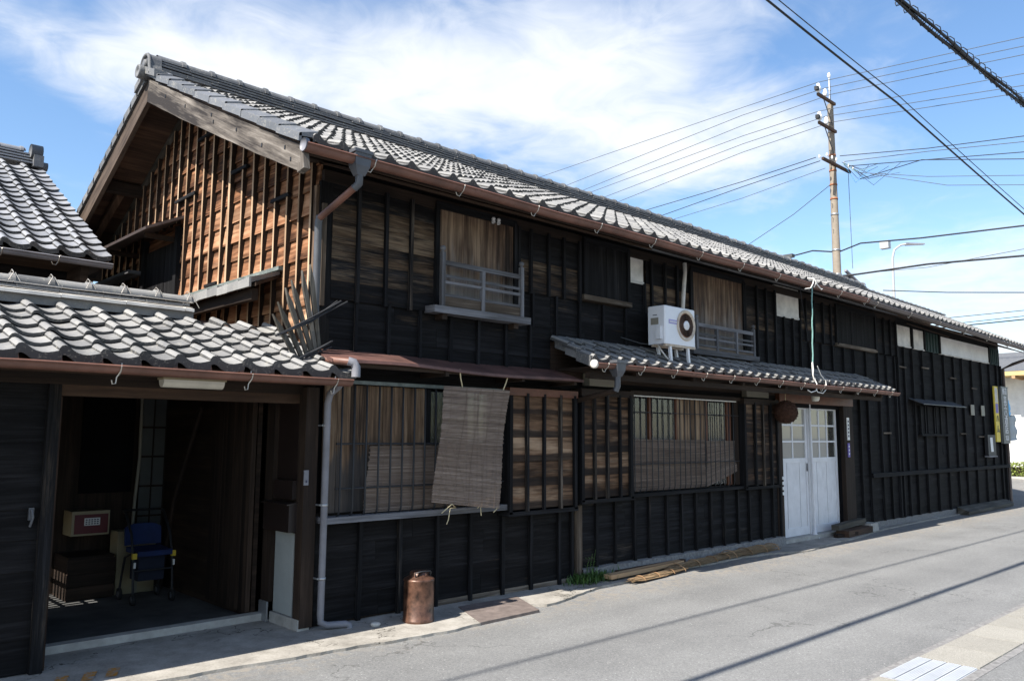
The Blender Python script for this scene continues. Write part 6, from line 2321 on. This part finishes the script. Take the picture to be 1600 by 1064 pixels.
for i in range(5200):
    p = Vector((32.9 + rh_.gauss(0, 0.22), rh_.uniform(2.0, 9.0), rh_.uniform(0.03, 0.62 + 0.06 * math.sin(i))))
    a = Vector((rh_.uniform(-1, 1), rh_.uniform(-1, 1), rh_.uniform(-1, 1))).normalized()
    b_ = a.cross(Vector((rh_.uniform(-1, 1), rh_.uniform(-1, 1), rh_.uniform(-1, 1)))).normalized()
    m.raw([p - a * .05, p + b_ * .025, p + a * .05, p - b_ * .025], [(0, 1, 2, 3)])
lv = m.build('leaves', 'leaf_hedge', hg)
lv['kind'] = 'stuff'
box('stems', (32.86, 2.0, 0.0), (32.94, 9.0, 0.42), 'timber_brown_dark', hg)
m = MB()
m.box((32.2, 1.5, -0.02), (33.6, 12.0, 0.06))
structure('kerb', m, 'concrete')

# ---- utility pole
PX_, PY_ = 23.12, 6.05
up = thing('utility_pole', (PX_, PY_, 0.0), 'tall pale concrete utility pole with crossarms behind the roof', 'utility pole')
m = MB()
K = 12
m.tube([(PX_, PY_, 13.1 * i / K) for i in range(K + 1)], [0.175 - 0.075 * i / K for i in range(K + 1)], 16)
m.build('shaft', 'concrete_pole', up)
for z in (12.1, 11.25, 10.7, 10.2, 9.7, 9.15, 7.9, 7.05):
    m = MB()
    r = 0.175 - 0.075 * z / 13.1 + 0.006
    m.lathe((PX_, PY_, z), [(r, -0.03), (r + .006, -0.03), (r + .006, 0.03), (r, 0.03)], 16)
    m.build('band', 'ac_rust' if z > 9.5 and z < 12 else 'metal_galv', up)
m = MB()
m.tube([(PX_ - 0.06, PY_, 12.9), (PX_ - 0.015, PY_, 13.75)], 0.022, 6)
m.tube([(PX_ + 0.06, PY_, 12.9), (PX_ + 0.015, PY_, 13.75)], 0.022, 6)
m.tube([(PX_, PY_, 13.6), (PX_, PY_, 14.05)], [0.05, 0.03], 8)
m.build('top_bracket', 'metal_galv', up)


def insulator(x, y, z, parent, s=1.0):
    m = MB()
    m.lathe((x, y, z), [(0.03 * s, 0.0), (0.035 * s, 0.05 * s), (0.075 * s, 0.06 * s), (0.06 * s, 0.10 * s), (0.09 * s, 0.13 * s), (0.07 * s, 0.20 * s), (0.05 * s, 0.24 * s), (0.06 * s, 0.27 * s), (0.03 * s, 0.31 * s)], 12)
    return m.build('insulator', 'porcelain', parent)


insulator(PX_, PY_, 14.05, up, 0.7)
for z in (13.05, 12.05):
    a = MB()
    a.box((PX_ - 1.18, PY_ - 0.16, z), (PX_ + 0.1, PY_ - 0.08, z + 0.09))
    ao = a.build('crossarm', 'timber_soffit', up)
    insulator(PX_ - 1.12, PY_ - 0.12, z + 0.09, ao, 1.1)
    insulator(PX_ - 0.62, PY_ - 0.12, z + 0.09, ao, 0.95)
    tube('brace', [(PX_ - 0.75, PY_ - 0.12, z), (PX_ - 0.1, PY_ - 0.1, z - 0.75)], 0.018, 'pipe_dark', ao, 6)
    m = MB()
    m.box((PX_ - 1.34, PY_ - 0.20, z + 0.14), (PX_ - 1.22, PY_ - 0.08, z + 0.27))
    m.build('clamp', 'iron_black', ao)
a = MB()
a.box((PX_ - 1.05, PY_ - 0.18, 10.82), (PX_ + 1.05, PY_ - 0.10, 10.91))
ao = a.build('crossarm', 'timber_soffit', up)
for q in (-1.0, -0.62, -0.3, 0.3, 0.65, 1.0):
    for s_ in (-1, 1):
        insulator(PX_ + q, PY_ - 0.14 + s_ * 0.13, 10.90, ao, 0.42)
for i in range(9):
    rr = random.Random(i)
    q0 = PX_ + rr.uniform(-0.1, 1.0)
    tube('jumper_wire', [(q0, PY_ - 0.3, 10.95), (q0 + rr.uniform(-.2, .3), PY_ - rr.uniform(0.5, 1.2), 10.6 - rr.random() * .5), (q0 + rr.uniform(-.2, .5), PY_ - rr.uniform(1.0, 2.0), 10.75 - rr.random() * .3)], 0.008, ('wire_black', 'rope_teal', 'tarp_blue')[i % 3] if i % 4 == 0 else 'wire_black', up, 4)
tube('earth_wire', [(PX_ + 1.0, PY_ - 0.1, 10.8), (PX_ + 1.02, PY_ - 0.1, 7.4)], 0.010, 'wire_grey', up, 4)
for z in (8.6, 9.0, 9.5, 6.7):
    tube('step_bolt', [(PX_ - 0.25, PY_, z), (PX_ + 0.25, PY_, z)], 0.010, 'metal_galv', up, 5)
m = MB()
m.box((PX_ + 0.15, PY_ - 0.2, 6.95), (PX_ + 0.75, PY_ - 0.08, 7.03))
m.tube([(PX_ + 0.2, PY_ - 0.2, 7.2), (PX_ + 0.95, PY_ - 0.35, 6.80)], 0.06, 8)
m.build('cable_box', 'pipe_grey', up)


def cable(pts, r, label, mat='wire_black', ext=(0, 0), group=None, sag=0.0):
    """overhead line through the given points, extended past both ends"""
    P_ = [Vector(p) for p in pts]
    if ext[0]:
        P_.insert(0, P_[0] + (P_[0] - P_[1]).normalized() * ext[0])
    if ext[1]:
        P_.append(P_[-1] + (P_[-1] - P_[-2]).normalized() * ext[1])
    out = []
    for a, b in zip(P_[:-1], P_[1:]):
        k = 8
        for i in range(k):
            t = i / k
            p = a.lerp(b, t)
            p.z -= sag * 4 * t * (1 - t)
            out.append(p)
    out.append(P_[-1])
    m = MB()
    m.tube(out, r, 5)
    return m.build('overhead_cable', mat, label=label, cat='cable', group=group)


W6 = [[(22.9, 19.81, 13.71), (22.9, 9.33, 13.91), (22.0, 5.93, 13.52), (22.9, 0.05, 13.29)],
      [(22.9, 18.18, 12.93), (22.9, 9.34, 13.61), (22.5, 5.93, 13.47), (22.9, 0.07, 13.02)],
      [(22.9, 17.6, 12.44), (22.9, 9.35, 13.21), (22.9, 5.93, 13.36), (22.9, 0.08, 12.76)],
      [(22.9, 16.84, 12.28), (22.9, 9.36, 12.8), (22.0, 5.93, 12.50), (22.9, 0.12, 12.19)],
      [(22.9, 16.48, 11.85), (22.9, 9.37, 12.49), (22.5, 5.93, 12.46), (22.9, 0.14, 11.83)],
      [(22.9, 15.93, 11.45), (22.9, 9.38, 12.17), (22.9, 5.93, 12.36), (22.9, 0.15, 11.62)]]
names6 = ['highest', 'second highest', 'third highest', 'fourth highest', 'fifth highest', 'lowest']
for w, nme in zip(W6, names6):
    cable(w, 0.011, '%s of the six thin power lines crossing at the pole top' % nme, 'wire_grey', ext=(40, 25))
LOW = [([(23.2, 5.82, 11.2), (23.2, 2.96, 10.73), (23.2, 0.3, 10.41)], 0.014, 'upper grey line running right from the middle crossarm'),
       ([(23.5, 5.83, 11.07), (23.2, 2.97, 10.63), (23.2, 0.31, 10.24)], 0.012, 'second grey line running right from the middle crossarm'),
       ([(23.7, 5.8, 10.95), (23.2, 2.98, 10.36), (23.2, 0.33, 9.93)], 0.014, 'third grey line running right from the middle crossarm'),
       ([(23.9, 5.46, 10.45), (23.2, 3.17, 10.4), (23.2, 0.34, 9.72)], 0.014, 'kinked black line running right below the crossarm lines'),
       ([(23.2, 5.23, 10.47), (23.2, 3.01, 9.81), (23.2, 0.37, 9.23)], 0.010, 'thin slack line sagging right from the pole'),
       ([(23.2, 4.81, 10.32), (23.2, 2.46, 9.4), (23.2, 0.39, 8.95)], 0.010, 'lower thin slack line sagging right from the pole'),
       ([(22.2, 6.2, 11.0), (23.2, 9.59, 11.15), (23.2, 14.27, 10.95)], 0.014, 'upper line running left from the middle crossarm to the roof'),
       ([(22.5, 6.2, 10.95), (23.2, 9.6, 10.95), (23.2, 13.78, 10.52)], 0.014, 'second line running left from the middle crossarm to the roof'),
       ([(23.1, 6.3, 10.86), (23.2, 9.61, 10.51), (23.2, 12.99, 10.28)], 0.010, 'third thin line running left from the pole to the roof'),
       ([(23.12, 6.15, 10.24), (23.2, 7.59, 9.48), (23.2, 9.4, 8.69)], 0.012, 'steep stay wire falling left from the pole behind the roof'),
       ([(23.2, 7.76, 7.96), (23.2, 6.92, 8.04), (23.2, 6.01, 7.84), (23.2, 5.24, 8.02), (23.2, 3.3, 7.86), (23.2, 0.46, 7.73)], 0.026, 'wavy black cable crossing low on the pole'),
       ([(23.2, 5.91, 6.98), (23.2, 3.16, 6.99), (23.2, 0.51, 6.84)], 0.032, 'thick black cable leaving right just above the roof'),
       ([(23.2, 5.91, 7.03), (23.2, 3.16, 6.89), (23.2, 0.5, 7.04)], 0.010, 'thin line close to the thick black cable above the roof'),
       ([(23.2, 4.58, 6.33), (23.2, 2.64, 6.02), (23.2, 0.58, 5.76)], 0.016, 'thin slack line passing behind the street lamp')]
for (p, r, l) in LOW:
    cable(p, r, l, 'wire_black' if r > 0.013 else 'wire_grey', ext=(0, 25))
for (p, r, l) in (([(35.0, 6.9, 6.84), (35.0, 3.52, 6.86)], 0.016, 'highest of three far lines just right of the ridge end'), ([(35.0, 6.6, 6.55), (35.0, 3.54, 6.62)], 0.016, 'middle of three far lines right of the ridge end'), ([(35.0, 6.4, 6.43), (35.0, 3.55, 6.48)], 0.028, 'lowest and thickest of three far lines right of the ridge end')):
    cable(p, r, l, 'wire_black', ext=(30, 25))
m = MB()
m.box((23.0, 7.6, 7.90), (23.2, 8.5, 8.02))
m.build('cable_closure', 'wire_grey', label='grey cable closure on the wavy cable left of the pole', cat='cable box')

# the two lines that run over the street (their shadows lie on the road)
A = [(-9.0, -2.30, 6.35), (-3.0, -2.28, 6.05), (3.35, -2.27, 5.83), (6.6, -2.27, 5.72), (12.0, -2.27, 5.33), (26.0, -2.3, 4.9)]
cable(A, 0.013, 'black twisted service cable running diagonally over the street near the pole', sag=0.01)
cable([(x, y - 0.04, z + 0.055 + 0.02 * math.sin(x)) for (x, y, z) in A], 0.006, 'thin wire strung just above the twisted service cable', sag=0.01)
B = [(-12.0, -3.33, 5.7), (3.85, -3.32, 5.60), (5.55, -3.32, 5.655), (7.95, -3.32, 5.79), (30.0, -3.33, 6.9)]
bundle = thing('cable_bundle', (3.8, -3.32, 5.5), 'thick bundle of black cables wrapped with ties crossing the top right corner', 'cable bundle')
for k in range(4):
    dy, dz = 0.018 * math.cos(k * 1.57), 0.030 * math.sin(k * 1.57)
    m = MB()
    pts = []
    for a, b_ in zip(B[:-1], B[1:]):
        for i in range(14):
            t = i / 14
            p = Vector(a).lerp(Vector(b_), t)
            pts.append(p + Vector((0, dy + 0.006 * math.sin(p.x * 3 + k), dz + 0.010 * math.sin(p.x * 2.3 + k * 2))))
    m.tube(pts, (0.019, 0.012, 0.015, 0.010)[k], 6)
    m.build('cable', 'wire_black', bundle)
for i in range(30):
    X = 3.0 + i * 0.2
    z = 5.60 + max(0, (X - 3.85)) * 0.047
    m = MB()
    m.tube([(X + 0.020 * q, -3.32 + 0.046 * math.cos(q * 0.9), z + 0.056 * math.sin(q * 0.9)) for q in range(9)], 0.005, 4)
    m.build('tie', 'wire_black', bundle)

# ---- street lamp beyond the roof
sl_ = thing('street_lamp', (34.9, 8.75, 0.0), 'white curved street lamp standing beyond the far roof', 'street lamp')
m = MB()
m.tube([(35.15, 8.8, 0.0), (35.1, 8.8, 8.37), (35.0, 8.74, 9.9), (35.05, 8.66, 10.30), (35.25, 8.45, 10.52), (35.5, 8.2, 10.58)], [0.10, 0.07, 0.055, 0.05, 0.045, 0.045], 10)
m.build('post', 'lamp_grey', sl_)
m = MB()
m.hexa([(35.45, 8.32, 10.50), (36.05, 7.72, 10.54), (36.0, 7.62, 10.54), (35.38, 8.22, 10.50), (35.47, 8.33, 10.63), (36.05, 7.72, 10.60), (36.0, 7.62, 10.60), (35.38, 8.22, 10.63)])
m.build('lamp_head', 'pipe_grey', sl_)
m = MB()
m.box((34.6, 8.75, 10.35), (34.9, 9.15, 10.72))
m.build('control_box', 'lamp_grey', sl_)
